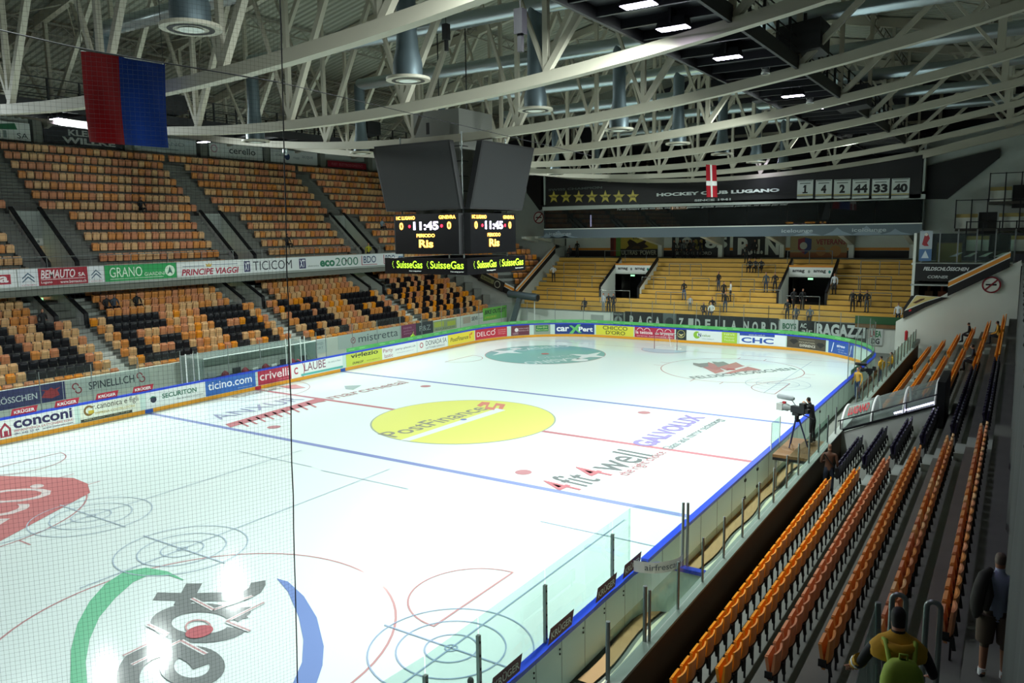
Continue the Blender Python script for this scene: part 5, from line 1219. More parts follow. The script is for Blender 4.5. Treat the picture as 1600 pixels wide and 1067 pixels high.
# ventilation: a long duct between each pair of trusses with two drops
for i in range(8):
    y = -18.6+7.35*i
    t = empty('ventilation_duct', (0, y, 0)); tag(t, 'shiny ribbed ventilation duct running across under the roof, %s counted from the camera' % ORD[i+1], 'duct', 'ventilation ducts under the roof')
    mb = MB(); pts = []; rr = []
    x = -9.3
    while x < 29: pts += [(x, 0, 17.3), (x+.18, 0, 17.3)]; rr += [.3, .315]; x += .36
    mb.tube(pts, rr, 'duct', 14, True, True); mb.build('pipe', t)
    for dx in (-9.3, 6.6):
        mb = MB(); zb = 13.55; mb.tube([(dx, 0, 17.3), (dx, 0, zb+1.5), (dx, 0, zb+.9), (dx, 0, zb+.5), (dx, 0, zb+.08)], [.29, .29, .34, .44, .44], 'duct_dark', 16); dp = mb.build('drop_pipe', t)
        mb = MB(); n = 28; fr = lambda u, v, c=0.0, dx=dx: Vector((dx+u, -v, zb+c))
        mb.tube([(dx, 0, zb), (dx, 0, zb+.08)], [.66, .66], 'steel', 24); mb.ring(fr, 0, 0, .5, .12, 'black', -.01, 24); mb.disc(fr, 0, 0, .28, .28, 'offwhite', -.02, 20); mb.build('diffuser', dp)
    pass
# catwalks
def catwalk(x0, x1, zf, label, side):
    t = empty('catwalk', ((x0+x1)/2, 0, zf)); tag(t, label, 'catwalk'); h = (x1-x0)/2
    mb = MB(); mb.box(-h, h, -28, 41, -.03, .03, 'darkmetal'); mb.box(-h-.05, -h+.05, -28, 41, -.35, .1, 'black'); mb.box(h-.05, h+.05, -28, 41, -.35, .1, 'black')
    y = -27.5
    while y < 41: mb.box(-h, h, y-.05, y+.05, -.28, -.03, 'darkmetal'); y += 1.5
    mb.build('deck', t)
    for s in (-1, 1):
        mb = MB()
        for z in (.35, .7, 1.1): mb.tube([(s*h, -28, z), (s*h, 41, z)], .025, 'black', 5)
        y = -28
        while y < 41: mb.box(s*h-.04, s*h+.04, y-.04, y+.04, 0, 1.12, 'black'); y += 1.5
        mb.build('side_rail', t)
    return t
catwalk(12.7, 15.5, 14.75, 'dark catwalk with black railings running under the right side of the roof', 1)
catwalk(-19.0, -16.2, 15.3, 'dark catwalk with black railings running under the left side of the roof', -1)
# floodlights
def floodlight(p, lab, tilt, grp, beam=None):
    t = empty('floodlight', p, 0); tag(t, lab, 'floodlight', grp)
    mb = MB(); mb.prism([(-.42, -.22, 0), (.42, -.22, 0), (.34, -.16, .26), (-.34, -.16, .26)], (0, .44, 0), 'darkmetal'); mb.build('housing', t)
    mb = MB(); mb.add([(-.4, -.2, -.012), (.4, -.2, -.012), (.4, .2, -.012), (-.4, .2, -.012)], [(3, 2, 1, 0)], 'lamp_glow'); mb.build('lens', t)
    mb = MB(); mb.box(-.03, .03, -.26, .26, .1, .5, 'darkmetal'); mb.build('bracket', t)
    if beam: flood((p[0], p[1], p[2]-.12), beam[:3], beam[3] if len(beam) > 3 else ICE_W)
RL = [(998, 8), (1052, 44), (1137, 90), (1239, 150), (1270, 170), (1343, 216)]
zR = 14.25
ysR = []
for i, (px, py) in enumerate(RL):
    p = at(px, py, 'z', zR); ysR.append(p.y)
    floodlight((p.x, p.y, p.z), 'glowing white floodlight under the right catwalk, %s counted from the top of the photo' % ORD[i+1], 0, 'floodlights under the right catwalk', (p.x-11, p.y*.93, 0, ICE_W*(.9 if p.y < 0 else (1.5 if p.y < 12 else 3.3))))
for i, y in enumerate((-26.5, -21.5, -17.0)):
    floodlight((14.2, y, zR), 'floodlight under the near end of the right catwalk, %s from the near end' % ORD[i+1], 0, 'near floodlights of the right catwalk', (3.4, y*.9, 0, ICE_W*.45))
p = at(1225, 245, 'z', 15.2); floodlight((p.x, 34.5, at(1225, 245, 'y', 34.5).z), 'small floodlight glowing near the far wall above the club banner', 0, None, (0, 24, 0, ICE_W*.3))
LL = [(90, 186), (182, 196), (318, 222), (560, 230)]  # third is added to light the chord, standing at its bright stretch
for i, (px, py) in enumerate(LL):
    p = at(px, py, 'z', 14.85)
    floodlight((p.x, p.y, p.z), 'glowing white floodlight under the left catwalk, %s from the left' % ORD[i+1], 0, 'floodlights under the left catwalk', (p.x+14, min(p.y, 28)*.93, 0, ICE_W*(.9 if p.y < 5 else 1.9)))
floodlight((-17.5, 21.0, 14.85), 'added unseen floodlight under the left catwalk behind the scoreboard, brightening the far ice', 0, None, (-2, 22, 0, ICE_W*3.0))  # added out of sight to brighten the far ice
for i, y in enumerate((-25, -19, -13)):
    floodlight((-17.5, y, 14.85), 'floodlight under the near end of the left catwalk, %s from the near end' % ORD[i+1], 0, 'near floodlights of the left catwalk', (-4, y*.9, 0, ICE_W*.6))
# loudspeaker clusters on the catwalks
for i, (px, py, ax, v, s) in enumerate(((1257, 66, 'x', 15.6, 1.5), (1335, 155, 'x', 15.6, 1.4), (1190, 150, 'x', 12.6, .7), (265, 165, 'x', -16, 1.3), (575, 203, 'x', -16, 1.3), (1235, 118, 'x', 12.6, .6))):
    p = at(px, py, ax, v); mb = MB(); mb.prism([(-.45*s, -.5*s, -.35*s), (.45*s, -.5*s, -.25*s), (.45*s, -.5*s, .4*s), (-.45*s, -.5*s, .3*s)], (0, 1.0*s, 0), 'black'); mb.box(-.05, .05, -.05, .05, .3*s, .3*s+.5, 'black')
    mb.build('loudspeaker', None, 'black loudspeaker box mounted on the %s catwalk, %s one' % (('right', 'left')[v < 0], ['nearest big', 'farther big', 'lower small', 'one beside the flag', 'one left of the scoreboard', 'upper small'][i]), 'loudspeaker', None, None, p)
for i, (px, py) in enumerate(((1196, 120), (1265, 165), (1197, 350/3+20))):
    p = at(px, py, 'y', (-1.2, 6.1, 6.1)[i]-.3)
    if i > 1: break
    mb = MB(); mb.tube([(0, 0, .1), (0, 0, .25), (0, 0, .3)], [.16, .12, .04], 'white', 12); mb.tube([(-.13, 0, .5), (-.13, 0, .25)], .015, 'white', 5); mb.tube([(.13, 0, .5), (.13, 0, .25)], .015, 'white', 5); mb.disc(lambda u, v, c=0: Vector((u, v, .1)), 0, 0, .12, .12, 'black', 0, 12)
    mb.build('dome_camera', None, 'small white dome camera clamped under the %s truss chord' % ('third', 'fourth')[i], 'camera', None, None, p)
for i, (px, py) in enumerate(((497/1.0, 0),)): pass
mb = MB(); mb.tube([(0, 0, .2), (0, 0, .02), (0, 0, -.1)], [.12, .15, .1], 'duct', 12); mb.tube([(0, 0, .2), (0, 0, .6)], .02, 'black', 5); p = at(446, 239, 'y', -1.2); mb.build('dome_camera', None, 'shiny dome camera hanging above the left stand beside the net cord', 'camera', None, None, p)
for i, (px, py, y_) in enumerate(((697, 50, -8.4), (604, 6, -15.7), (813, 34, -15.6), (638, 42, -8.4))):
    if i == 3: break
    p = at(px, py, 'y', y_); mb = MB(); mb.box(-.1, .1, -.1, .1, -.25, .25, 'black'); mb.box(-.05, .05, -.05, .05, -.6, -.25, 'black'); mb.tube([(0, 0, .25), (0, 0, 5)], .012, 'black', 4, False)
    mb.build('hanging_microphone', None, 'small black microphone hanging on a thin wire from the roof, %s' % ['middle one', 'left one', 'right one'][i], 'microphone', None, None, p)

# ================================================================== SCOREBOARD
cx0, cy0, hh = -.22, 0.0, 2.38
SB = empty('scoreboard', (cx0, cy0, 7.2)); tag(SB, 'four-sided hanging scoreboard with blank screens and lit clock 11:45', 'scoreboard')
mb = MB(); mb.box(-1.3, 1.3, -1.3, 1.3, 1.0, 7.3, cmat('#6e706a'))
mb.build('core', SB)
def side(rot): 
    ca, sa = math.cos(rot), math.sin(rot)
    return lambda x, y, z: (x*ca-y*sa, x*sa+y*ca, z)
for ri, rot in enumerate((0, PI/2, PI, -PI/2)):
    R_ = side(rot)
    def fr(u, v, c=0.0, R_=R_, y=-hh): return Vector(R_(u, y-c, v))
    # ring board
    mb = MB(); 
    mb.rect(fr, -hh, 0, hh, .72, 'blackgloss', 0); mb.quad(fr(-hh, .72), fr(hh, .72), fr(hh, .72, -.3), fr(-hh, .72, -.3), 'darkmetal'); mb.quad(fr(-hh, 0, -.3), fr(hh, 0, -.3), fr(hh, 0), fr(-hh, 0), 'darkmetal')
    for a in (-1, 1):
        mb.text(fr, 'SuisseGas', (a-.88)*hh/2+.25*hh, .26, (a+.88)*hh/2+.02, .6, 'led_green', .01, .015) if a < 0 else mb.text(fr, 'SuisseGas', .14*hh, .26, .92*hh, .6, 'led_green', .01, .015)
        x = -.86*hh+.24 if a < 0 else .1*hh; 
        for k in range(5): mb.disc(fr, x-.02-.07*math.sin(k*.7), .28+.07*k, .02, .02, 'led_green', .01, 8)
        mb.text(fr, 'Il tuo energy partner', (a*.5+.12)*hh, .1, (a*.5+.42)*hh, .17, 'led_pale', .01)
    mb.build('ring_board', SB)
    # score panel
    h2 = 1.88
    def f2(u, v, c=0.0, R_=R_): return Vector(R_(u, -2.2-c, .95+v))
    mb = MB(); mb.box(0, 0, 0, 0, 0, 0, 'black') if False else None
    mb.rect(f2, -h2+.05, -.05, h2-.05, 1.75, 'blackgloss', 0)
    for u in (-h2+.05, h2-.05): mb.quad(f2(u, -.05), f2(u, 1.75), f2(u, 1.75, -.35), f2(u, -.05, -.35), 'black')
    mb.quad(f2(-h2+.05, 1.75), f2(h2-.05, 1.75), f2(h2-.05, 1.75, -.35), f2(-h2+.05, 1.75, -.35), 'black')
    mb.text(f2, 'HC LUGANO', -h2+.15, 1.5, -.62, 1.66, 'led_orange', .02, .03); mb.text(f2, 'GINEVRA', .75, 1.5, h2-.2, 1.66, 'led_orange', .02, .03)
    mb.text(f2, '0', -1.55, 1.05, -1.32, 1.38, 'led_orange', .02, .03); mb.text(f2, '0', 1.2, 1.05, 1.43, 1.38, 'led_orange', .02, .03)
    mb.text(f2, '11:45', -.72, 1.03, .72, 1.4, 'led_white', .02, .03)
    mb.disc(f2, -.95, 1.2, .07, .07, 'led_red', .02, 10); mb.disc(f2, .9, 1.2, .07, .07, 'led_red', .02, 10)
    mb.text(f2, 'PERIODO', -.55, .7, .5, .86, 'led_orange', .02, .03); mb.text(f2, 'Ris', -.42, .24, .4, .6, 'led_orange', .02, .03)
    mb.build('score_panel', SB)
    # big screen, top leaning out
    def f3(u, v, c=0.0, R_=R_): return Vector(R_(u, -2.4-.25*v-c, 2.86+v))
    h3, h4 = 2.12, 2.12
    mb = MB(); P0 = [f3(-h3, 0), f3(h3, 0), f3(h4, 2.85), f3(-h4, 2.85)]; B0 = [f3(-h3, 0, -.28), f3(h3, 0, -.28), f3(h4, 2.85, -.28), f3(-h4, 2.85, -.28)]
    mb.add(P0+B0, [(0, 1, 2, 3), (7, 6, 5, 4), (0, 4, 5, 1), (1, 5, 6, 2), (2, 6, 7, 3), (3, 7, 4, 0)], 'black')
    mb.add([f3(-h3+.08, .08, .012), f3(h3-.08, .08, .012), f3(h4-.08, 2.77, .012), f3(-h4+.08, 2.77, .012)], [(0, 1, 2, 3)], 'screen')
    mb.build('video_screen', SB)
mb = MB()
for sx in (-1, 1):
    for sy in (-1, 1):
        mb.tube([(sx*1.75, sy*1.75, 0), (sx*1.75, sy*1.75, 6.2)], .04, 'rail', 6)
        for k in range(9): mb.beam((sx*1.3, sy*1.75, .4+k*.65), (sx*1.75, sy*1.75, .4+k*.65), .04, .04, 'darkmetal'); mb.beam((sx*1.75, sy*1.3, .4+k*.65), (sx*1.75, sy*1.75, .4+k*.65), .04, .04, 'darkmetal')
for sx in (-1, 1): mb.tube([(sx*.8, 0, 7.2), (sx*.8, 0, 15)], .03, 'darkmetal', 5)
mb.box(-.08, .08, -1.9, -1.85, 6.2, 6.7, 'black')
mb.build('corner_ladder', SB)
mb = MB(); mb.disc(lambda u, v, c=0.0: Vector((u, v, .02)), 0, 0, 1.2, .5, 'warmlight', 0, 20); mb.build('underside_lamp', SB)

# ================================================================== FLAGS
def cloth(p00, p10, p11, p01, cols, name, label, wav=.12, nu=20, nv=14):
    """hanging cloth, bilinear between four corners, columns of colour"""
    p00, p10, p11, p01 = map(Vector, (p00, p10, p11, p01)); mb = MB(); nrm = (p10-p00).cross(p01-p00).normalized(); vs = []
    for i in range(nu+1):
        u = i/nu
        for j in range(nv+1):
            v = j/nv; q = p00*(1-u)*(1-v)+p10*u*(1-v)+p11*u*v+p01*(1-u)*v
            vs.append(q+nrm*wav*(1-v*.8)*math.sin(u*13+v*2)*.5+nrm*wav*.4*math.sin(u*5))
    by = {}
    for i in range(nu):
        for j in range(nv):
            c = cols(i/nu+.5/nu, j/nv+.5/nv); by.setdefault(c, []).append((i*(nv+1)+j, (i+1)*(nv+1)+j, (i+1)*(nv+1)+j+1, i*(nv+1)+j+1))
    for c, f in by.items(): mb.add(vs, f, mat('cloth_'+c.lstrip('#'), c, .95, spec=.1), True)
    return mb.build(name, None, label, 'flag')
Y = -16.7
cloth(at(140, 222, 'y', Y), at(262, 231, 'y', Y), at(255, 99, 'y', Y), at(127, 79, 'y', Y), lambda u, v: '#8c1218' if u < .5 else '#1c3a86', 'flag', 'large hanging flag, left half dark red and right half blue', .16, 20, 12)
mb = MB(); a, b = at(127, 79, 'y', Y), at(255, 99, 'y', Y); mb.tube([a, b], .03, 'rail', 6); mb.tube([a, (a.x, Y, 21)], .01, 'cable', 4); mb.tube([b, (b.x, Y, 21.5)], .01, 'cable', 4); mb.build('flag_pole', None, 'thin bar that carries the red and blue flag', 'bar')
Y = 13.5
cloth(at(1104, 308, 'y', Y), at(1121, 308, 'y', Y), at(1119, 258, 'y', Y), at(1103, 257, 'y', Y), lambda u, v: '#c9ccc8' if abs(u-.5) < .12 or abs(v-.42) < .07 else '#8e2028', 'flag', 'narrow hanging red flag with a white cross in front of the club banner', .05, 12, 14)
# ================================================================== NET round the near corner
mb = MB(); N = 3; CX, CY = W-RC, -E+RC
def netp(a, z): return Vector((CX+(RC+.05)*math.cos(a), CY+(RC+.05)*math.sin(a), z))
pe = Vector((0, 0, 0)); a1 = -.95; ps = .047
def edge(z): return EB+(ET-EB)*(z-2.66)/(15.0-2.66)
def solve(px, z):
    lo, hi = -.6, .2
    for _ in range(40):
        m_ = (lo+hi)/2
        if proj(netp(m_, z))[0] < px: lo = m_
        else: hi = m_
    return lo
EB, ET = solve(467, 2.66), solve(448, 12.0); a0 = (EB+ET)/2
na = int((a0-a1)*RC/ps); nz = int((15.0-2.66)/ps)
vs = []; fs = []; hw = .0008
for i in range(na+1):
    b = len(vs)
    for z in (2.66, 15.0):
        a = edge(z)+(a1-edge(z))*i/na; tng = Vector((-math.sin(a), math.cos(a), 0))*hw; rad = Vector((math.cos(a), math.sin(a), 0))*hw
        p = netp(a, z); vs += [p-tng-rad, p+tng-rad, p+rad*1.2]
    for k in range(3): q = (k+1) % 3; fs.append((b+k, b+q, b+3+q, b+3+k))
ns = 16
for j in range(nz+1):
    z = 2.66+ps*j; b = len(vs)
    for i in range(ns+1):
        a = edge(z)+(a1-edge(z))*i/ns; p = netp(a, z); r_ = Vector((math.cos(a), math.sin(a), 0))*hw
        vs += [p-Vector((0, 0, hw))-r_, p+Vector((0, 0, hw))-r_, p+r_*1.2]
    for i in range(ns):
        for k in range(3): q = (k+1) % 3; fs.append((b+3*i+k, b+3*i+q, b+3*i+3+q, b+3*i+3+k))
NET = empty('safety_net', (0, 0, 0)); tag(NET, 'fine dark safety net hanging round the near corner of the rink', 'net')
mb.add(vs, fs, 'net_cord'); mb.build('mesh_netting', NET)
mb = MB(); mb.tube([netp(edge(2.6+i*.4), 2.6+i*.4)+Vector((.005*math.sin(i*1.9), .005*math.cos(i*2.3), 0)) for i in range(32)], .008, 'cable', 5); mb.build('edge_cord', NET)
mb = MB(); cp = []
for i in range(21):
    a = a0+(a1-a0)*i/20; z = 11.0
    for _ in range(6):
        px, py, _w = proj(netp(a, z)); z += (py-float(np.interp(px, [-200, 0, 130, 255, 450, 500], [0, 47, 77, 98, 131, 138])))*_w/FPX
    cp.append(netp(a, z))
mb.tube(cp, .007, 'cable', 5); mb.tube([cp[0], Vector((15.1, -15.9, cp[0].z-.3))], .005, 'cable', 4); mb.build('support_cable', NET)

# ================================================================== SCORERS' BOX behind the left boards
t = empty('scorers_box', (-16.4, .6, 0)); tag(t, 'open-fronted scorers box with a clear roof behind the left boards', 'booth')
mb = MB(); mb.box(-1.0, 1.1, -4.0, 4.3, 2.25, 2.3, 'tunnel_glass'); mb.build('roof', t)
mb = MB()
for y in (-4.0, -.1, 4.3): mb.tube([(1.1, y, 1.1), (1.1, y, 2.3)], .03, 'rail', 6); mb.tube([(-1.0, y, 0), (-1.0, y, 2.3)], .03, 'rail', 6)
mb.tube([(1.1, -4, 2.3), (1.1, 4.3, 2.3)], .03, 'white', 6); mb.tube([(-1, -4, 2.3), (-1, 4.3, 2.3)], .03, 'rail', 6); mb.build('posts', t)
mb = MB(); mb.box(-1.05, -1.0, -4.0, 4.3, 0, 2.25, 'wall_grey'); mb.box(-1.0, 1.0, -4.05, -4.0, 0, 2.25, 'tunnel_glass'); mb.box(-1, 1, 4.3, 4.35, 0, 2.25, 'tunnel_glass'); mb.build('back_panel', t)
mb = MB(); mb.box(.3, .95, -3.9, 4.2, 1.0, 1.06, 'darkmetal'); mb.build('desk', t)
for i, (y, c, kind) in enumerate(((-3.2, '#a8b0ae', 'm'), (-2.3, '#7a1c30', 'j'), (-1.5, '#26282a', 'm'), (-.9, '#8a2036', 'j'), (-.2, '#d4d8d4', 'p'), (.6, '#8c2a3a', 'j'), (1.2, '#d4d8d4', 'p'), (2.0, '#26282a', 'm'), (2.7, '#8a2036', 'j'), (3.6, '#26282a', 'm'))):
    mb = MB()
    if kind == 'm': mb.box(-.04, .04, -.26, .26, .05, .36, cmat(c)); mb.box(-.1, .1, -.1, .1, 0, .05, 'black'); nm, lab = 'desk_monitor', 'small monitor on the scorers desk'
    elif kind == 'j': mb.tube([(0, 0, 0), (0, 0, .12), (0, 0, .24), (0, 0, .3)], [.24, .22, .12, .03], cmat(c), 8); nm, lab = 'folded_jacket', 'dark red jacket lying on the scorers desk'
    else: mb.tube([(0, -.2, .06), (0, .2, .1)], .09, cmat(c), 8); nm, lab = 'rolled_towel', 'white rolled towel on the scorers desk'
    mb.build(nm, None, lab+', %s thing from the left' % ORD[i+1], {'m': 'monitor', 'j': 'jacket', 'p': 'towel'}[kind], 'things on the scorers desk', None, (-15.75, .6+y, 1.06))

# ================================================================== curtain under the camera's gallery
mb = MB(); vs = []; n = 130
for i in range(n+1):
    y = -27.5+52*i/n
    for z, s in ((3.35, 1.0), (5.5, .8), (6.85, .35)):
        vs.append((22.47+.05*s*math.sin(i*1.7)+.03*s*math.sin(i*.61+1), y, z))
fs = []
for i in range(n):
    for k in range(2): fs.append((3*i+k, 3*i+3+k, 3*i+4+k, 3*i+1+k))
mb.add(vs, fs, mat('curtain_cloth', '#444846', .8, alpha=.95), True); mb.build('hanging_curtain', None, 'long grey translucent curtain hanging in folds along the top of the right stand', 'curtain')
mb = MB(); mb.tube([(22.5, -27.5, 6.88), (22.5, 24.5, 6.88)], .02, 'rail', 6); mb.build('curtain_rail', None, 'steel rail that carries the long grey curtain', 'rail')
mb = MB(); mb.box(22.56, 30.0, -30, 26, 6.8, 7.0, 'concrete_dark'); mb.build('floor_right_gallery', kind='structure')
# hooped handrails at the top of the near entrance
for i, (px0, px1) in enumerate(((1394, 1416), (1449, 1471))):
    a, b = at(px0, 935, 'y', -20.2), at(px1, 935, 'y', -20.2); zt = at(1405, 929, 'y', -20.2).z
    mb = MB(); R_ = (b.x-a.x)/2; cxx = (a.x+b.x)/2
    mb.tube([(a.x, -20.2, zt-1.5)]+[(cxx-R_*math.cos(PI*k/8), -20.2, zt-R_+R_*math.sin(PI*k/8)) for k in range(9)]+[(b.x, -20.2, zt-1.5)], .032, 'rail', 8)
    mb.build('hooped_handrail', None, ['left hooped steel handrail behind the person with the green backpack', 'right hooped steel handrail behind the person with the green backpack'][i], 'handrail', 'hooped handrails')
mb = MB(); pts = [at(1372, 940, 'y', -20.6), at(1378, 940, 'y', -20.6), at(1375, 1010, 'y', -20.6), at(1352, 1010, 'y', -21.2)]
mb.prism([at(1369, 942, 'y', -20.3), at(1369, 1075, 'y', -20.3), at(1335, 1075, 'y', -21.6), at(1352, 1000, 'y', -21.0)], (.01, 0, 0), 'tunnel_glass'); mb.tube([at(1372, 941, 'y', -20.3), at(1372, 1085, 'y', -20.3)], .035, 'rail', 8)
mb.build('glass_side_panel', None, 'tilted glass side panel with a steel post beside the near entrance', 'panel')
# ================================================================== PEOPLE
def seg_d(p, a, b):
    ab = b-a; t = max(0, min(1, (p-a).dot(ab)/max(ab.length_squared, 1e-9))); return (p-(a+ab*t)).length
def figure(J, E_, fine=1):
    """J: name -> (x,y,z,rx,ry) ; E_: list of (a, b, region). One continuous skinned body."""
    names = list(J); idx = {n: i for i, n in enumerate(names)}
    me = bpy.data.meshes.new('body'); me.from_pydata([J[n][:3] for n in names], [(idx[a], idx[b]) for a, b, r in E_], [])
    ob = bpy.data.objects.new('body', me); COL.objects.link(ob)
    m = ob.modifiers.new('skin', 'SKIN'); m.use_smooth_shade = True; m.branch_smoothing = .3
    for n in names:
        sv = me.skin_vertices[0].data[idx[n]]; j = J[n]; sv.radius = (j[3], j[4] if len(j) > 4 else j[3])
    me.skin_vertices[0].data[idx['pelvis']].use_root = True
    s = ob.modifiers.new('sub', 'SUBSURF'); s.levels = fine; s.render_levels = fine
    dg = bpy.context.evaluated_depsgraph_get(); ev = ob.evaluated_get(dg); res = bpy.data.meshes.new_from_object(ev)
    bpy.data.objects.remove(ob)
    segs = [(Vector(J[a][:3]), Vector(J[b][:3]), (J[a][3]+J[b][3])/2, r) for a, b, r in E_]
    regs = ['skin', 'top', 'legs', 'shoes', 'hair', 'sleeve']
    res.materials.clear()
    for _ in regs: res.materials.append(None)
    hd = Vector(J['crown'][:3]); fc = Vector(J['nose'][:3])
    for p in res.polygons:
        c = p.center; best = min(segs, key=lambda s: seg_d(c, s[0], s[1])/s[2]); r = best[3]
        if r == 'head':
            r = 'skin'; rel = c-Vector(J['head'][:3]); fwd = (fc-Vector(J['head'][:3])).normalized()
            if rel.dot(fwd) < .035 and rel.z > -.085 or rel.z > .07: r = 'hair'
        p.material_index = regs.index(r)
    for p in res.polygons: p.use_smooth = True
    return res
def pose(kind, hands=False, seed=0):
    r = random.Random(seed); J = {}; A = J.__setitem__
    lean = {'stand': 0, 'walk': .03, 'lean': .16, 'sit': .06, 'camera': .12, 'stairs': .08}[kind]
    hip = .93
    if kind == 'sit': hip = .48
    A('pelvis', (0, 0, hip, .125, .10)); A('belly', (0, .01+lean*.3, hip+.16, .125, .095)); A('chest', (0, .01+lean*.8, hip+.36, .15, .105))
    A('neck0', (0, lean*1.1, hip+.50, .075, .07)); A('neck', (0, .01+lean*1.25, hip+.57, .052)); A('jaw', (0, .035+lean*1.4, hip+.625, .06, .062)); A('head', (0, .02+lean*1.5, hip+.71, .078, .092)); A('crown', (0, .0+lean*1.5, hip+.78, .055, .06))
    A('nose', (0, .125+lean*1.5, hip+.675, .012))
    E_ = [('pelvis', 'belly', 'top'), ('belly', 'chest', 'top'), ('chest', 'neck0', 'top'), ('neck0', 'neck', 'skin'), ('neck', 'jaw', 'head'), ('jaw', 'head', 'head'), ('head', 'crown', 'head'), ('jaw', 'nose', 'skin')]
    for s, n in ((-1, 'l'), (1, 'r')):
        A('sh'+n, (s*.185, lean*.95, hip+.455, .062))
        el, ha = {'stand': ((s*.25, -.02, hip+.17), (s*.24, .10, hip-.08)),
                  'walk': ((s*.25, .1*s, hip+.18), (s*.22, .22*s+.05, hip-.04)),
                  'lean': ((s*.27, .2, hip+.2), (s*.16, .42, hip+.15)),
                  'sit': ((s*.26, .12, hip+.18), (s*.14, .34, hip+.08)),
                  'camera': ((s*.27, .2, hip+.3), (s*.1, .34, hip+.5)),
                  'stairs': ((s*.3, .12, hip+.2), (s*.33, .3, hip+.08))}[kind]
        if kind == 'stand' and r.random() < .45: ha = (s*.08, .24, hip+.16)
        A('el'+n, el+(.045,)); A('wr'+n, ha+(.030,)); d = (Vector(ha)-Vector(el)).normalized()
        pm = Vector(ha)+d*.06; A('pm'+n, (pm.x, pm.y, pm.z, .036, .018)); 
        E_ += [('chest', 'sh'+n, 'top'), ('sh'+n, 'el'+n, 'top'), ('el'+n, 'wr'+n, 'sleeve'), ('wr'+n, 'pm'+n, 'skin')]
        side = d.cross(Vector((0, 0, 1)));
        if side.length < .2: side = d.cross(Vector((0, 1, 0)))
        side.normalize()
        if hands:
            cur = d.cross(side)*(-s)
            for q, (o, L) in enumerate(((-.027, .068), (-.009, .078), (.009, .072), (.027, .058))):
                b = pm+side*o+d*.03; c = b+d*L*.55+cur*.008; e = c+d*L*.3+cur*.025
                for nm, v, rad in (('a', b, .0095), ('b', c, .0088), ('c', e, .007)): A('f%s%d%s' % (n, q, nm), (v.x, v.y, v.z, rad))
                E_ += [('pm'+n, 'f%s%da' % (n, q), 'skin'), ('f%s%da' % (n, q), 'f%s%db' % (n, q), 'skin'), ('f%s%db' % (n, q), 'f%s%dc' % (n, q), 'skin')]
            b = pm-side*.04*1-d*.02; c = b-side*.025+d*.03; A('t%sa' % n, (b.x, b.y, b.z, .011)); A('t%sb' % n, (c.x, c.y, c.z, .009)); E_ += [('pm'+n, 't%sa' % n, 'skin'), ('t%sa' % n, 't%sb' % n, 'skin')]
        else:
            t = pm+d*.08; A('tip'+n, (t.x, t.y, t.z, .026, .014)); th = pm-side*.045+d*.02; A('th'+n, (th.x, th.y, th.z, .012)); E_ += [('pm'+n, 'tip'+n, 'skin'), ('pm'+n, 'th'+n, 'skin')]
        hx = s*.09
        if kind == 'sit': kn = (s*.13, .42, hip+.02); an = (s*.13, .40, .09); 
        elif kind == 'walk': kn = (s*.10, .10+.12*s, .49); an = (s*.09, -.02+.26*s, .09+(.05 if s < 0 else 0))
        elif kind == 'stairs': kn = (s*.11, .12 if s > 0 else .0, .5+(.04 if s > 0 else 0)); an = (s*.10, .1 if s > 0 else -.06, .09)
        else: kn = (s*.11, .02, .49); an = (s*.12, -.02, .09)
        A('hp'+n, (hx, 0, hip-.06, .095)); A('kn'+n, kn+(.058,)); A('an'+n, an+(.042,)); A('he'+n, (an[0], an[1]-.05, .045, .04)); A('to'+n, (an[0]+s*.02, an[1]+.17, .035, .04, .03))
        E_ += [('pelvis', 'hp'+n, 'legs'), ('hp'+n, 'kn'+n, 'legs'), ('kn'+n, 'an'+n, 'shin'), ('an'+n, 'he'+n, 'shoes'), ('an'+n, 'to'+n, 'shoes')]
    return J, E_
BODY = {}
def body(kind, seed=0, bare=False, shorts=False, hands=False, fine=1):
    k = (kind, seed, bare, shorts, hands, fine)
    if k not in BODY:
        J, E_ = pose(kind, hands, seed)
        E_ = [(a, b, ('skin' if bare else 'top') if r == 'sleeve' else (('skin' if shorts else 'legs') if r == 'shin' else r)) for a, b, r in E_]
        BODY[k] = figure(J, E_, fine)
    return BODY[k]
def person(loc, face, kind, top, legs, label, group=None, hair='#2a1c14', skin='skin', shoes='#1a1a1c', h=1.75, seed=0, bare=False, shorts=False, hands=False, fine=1):
    """face: direction (degrees, 0 = +x, 90 = +y) the person looks"""
    me = body(kind, seed, bare, shorts, hands, fine).copy()
    for i, m in enumerate((M[skin], cmat(top, .7), cmat(legs, .7), cmat(shoes, .6), cmat(hair, .7), cmat(top, .7))): me.materials[i] = m
    o = bpy.data.objects.new('person', me); COL.objects.link(o); o.location = loc; o.rotation_euler = (0, 0, math.radians(face-90)); o.scale = (h/1.75,)*3
    return tag(o, label, 'person', group)
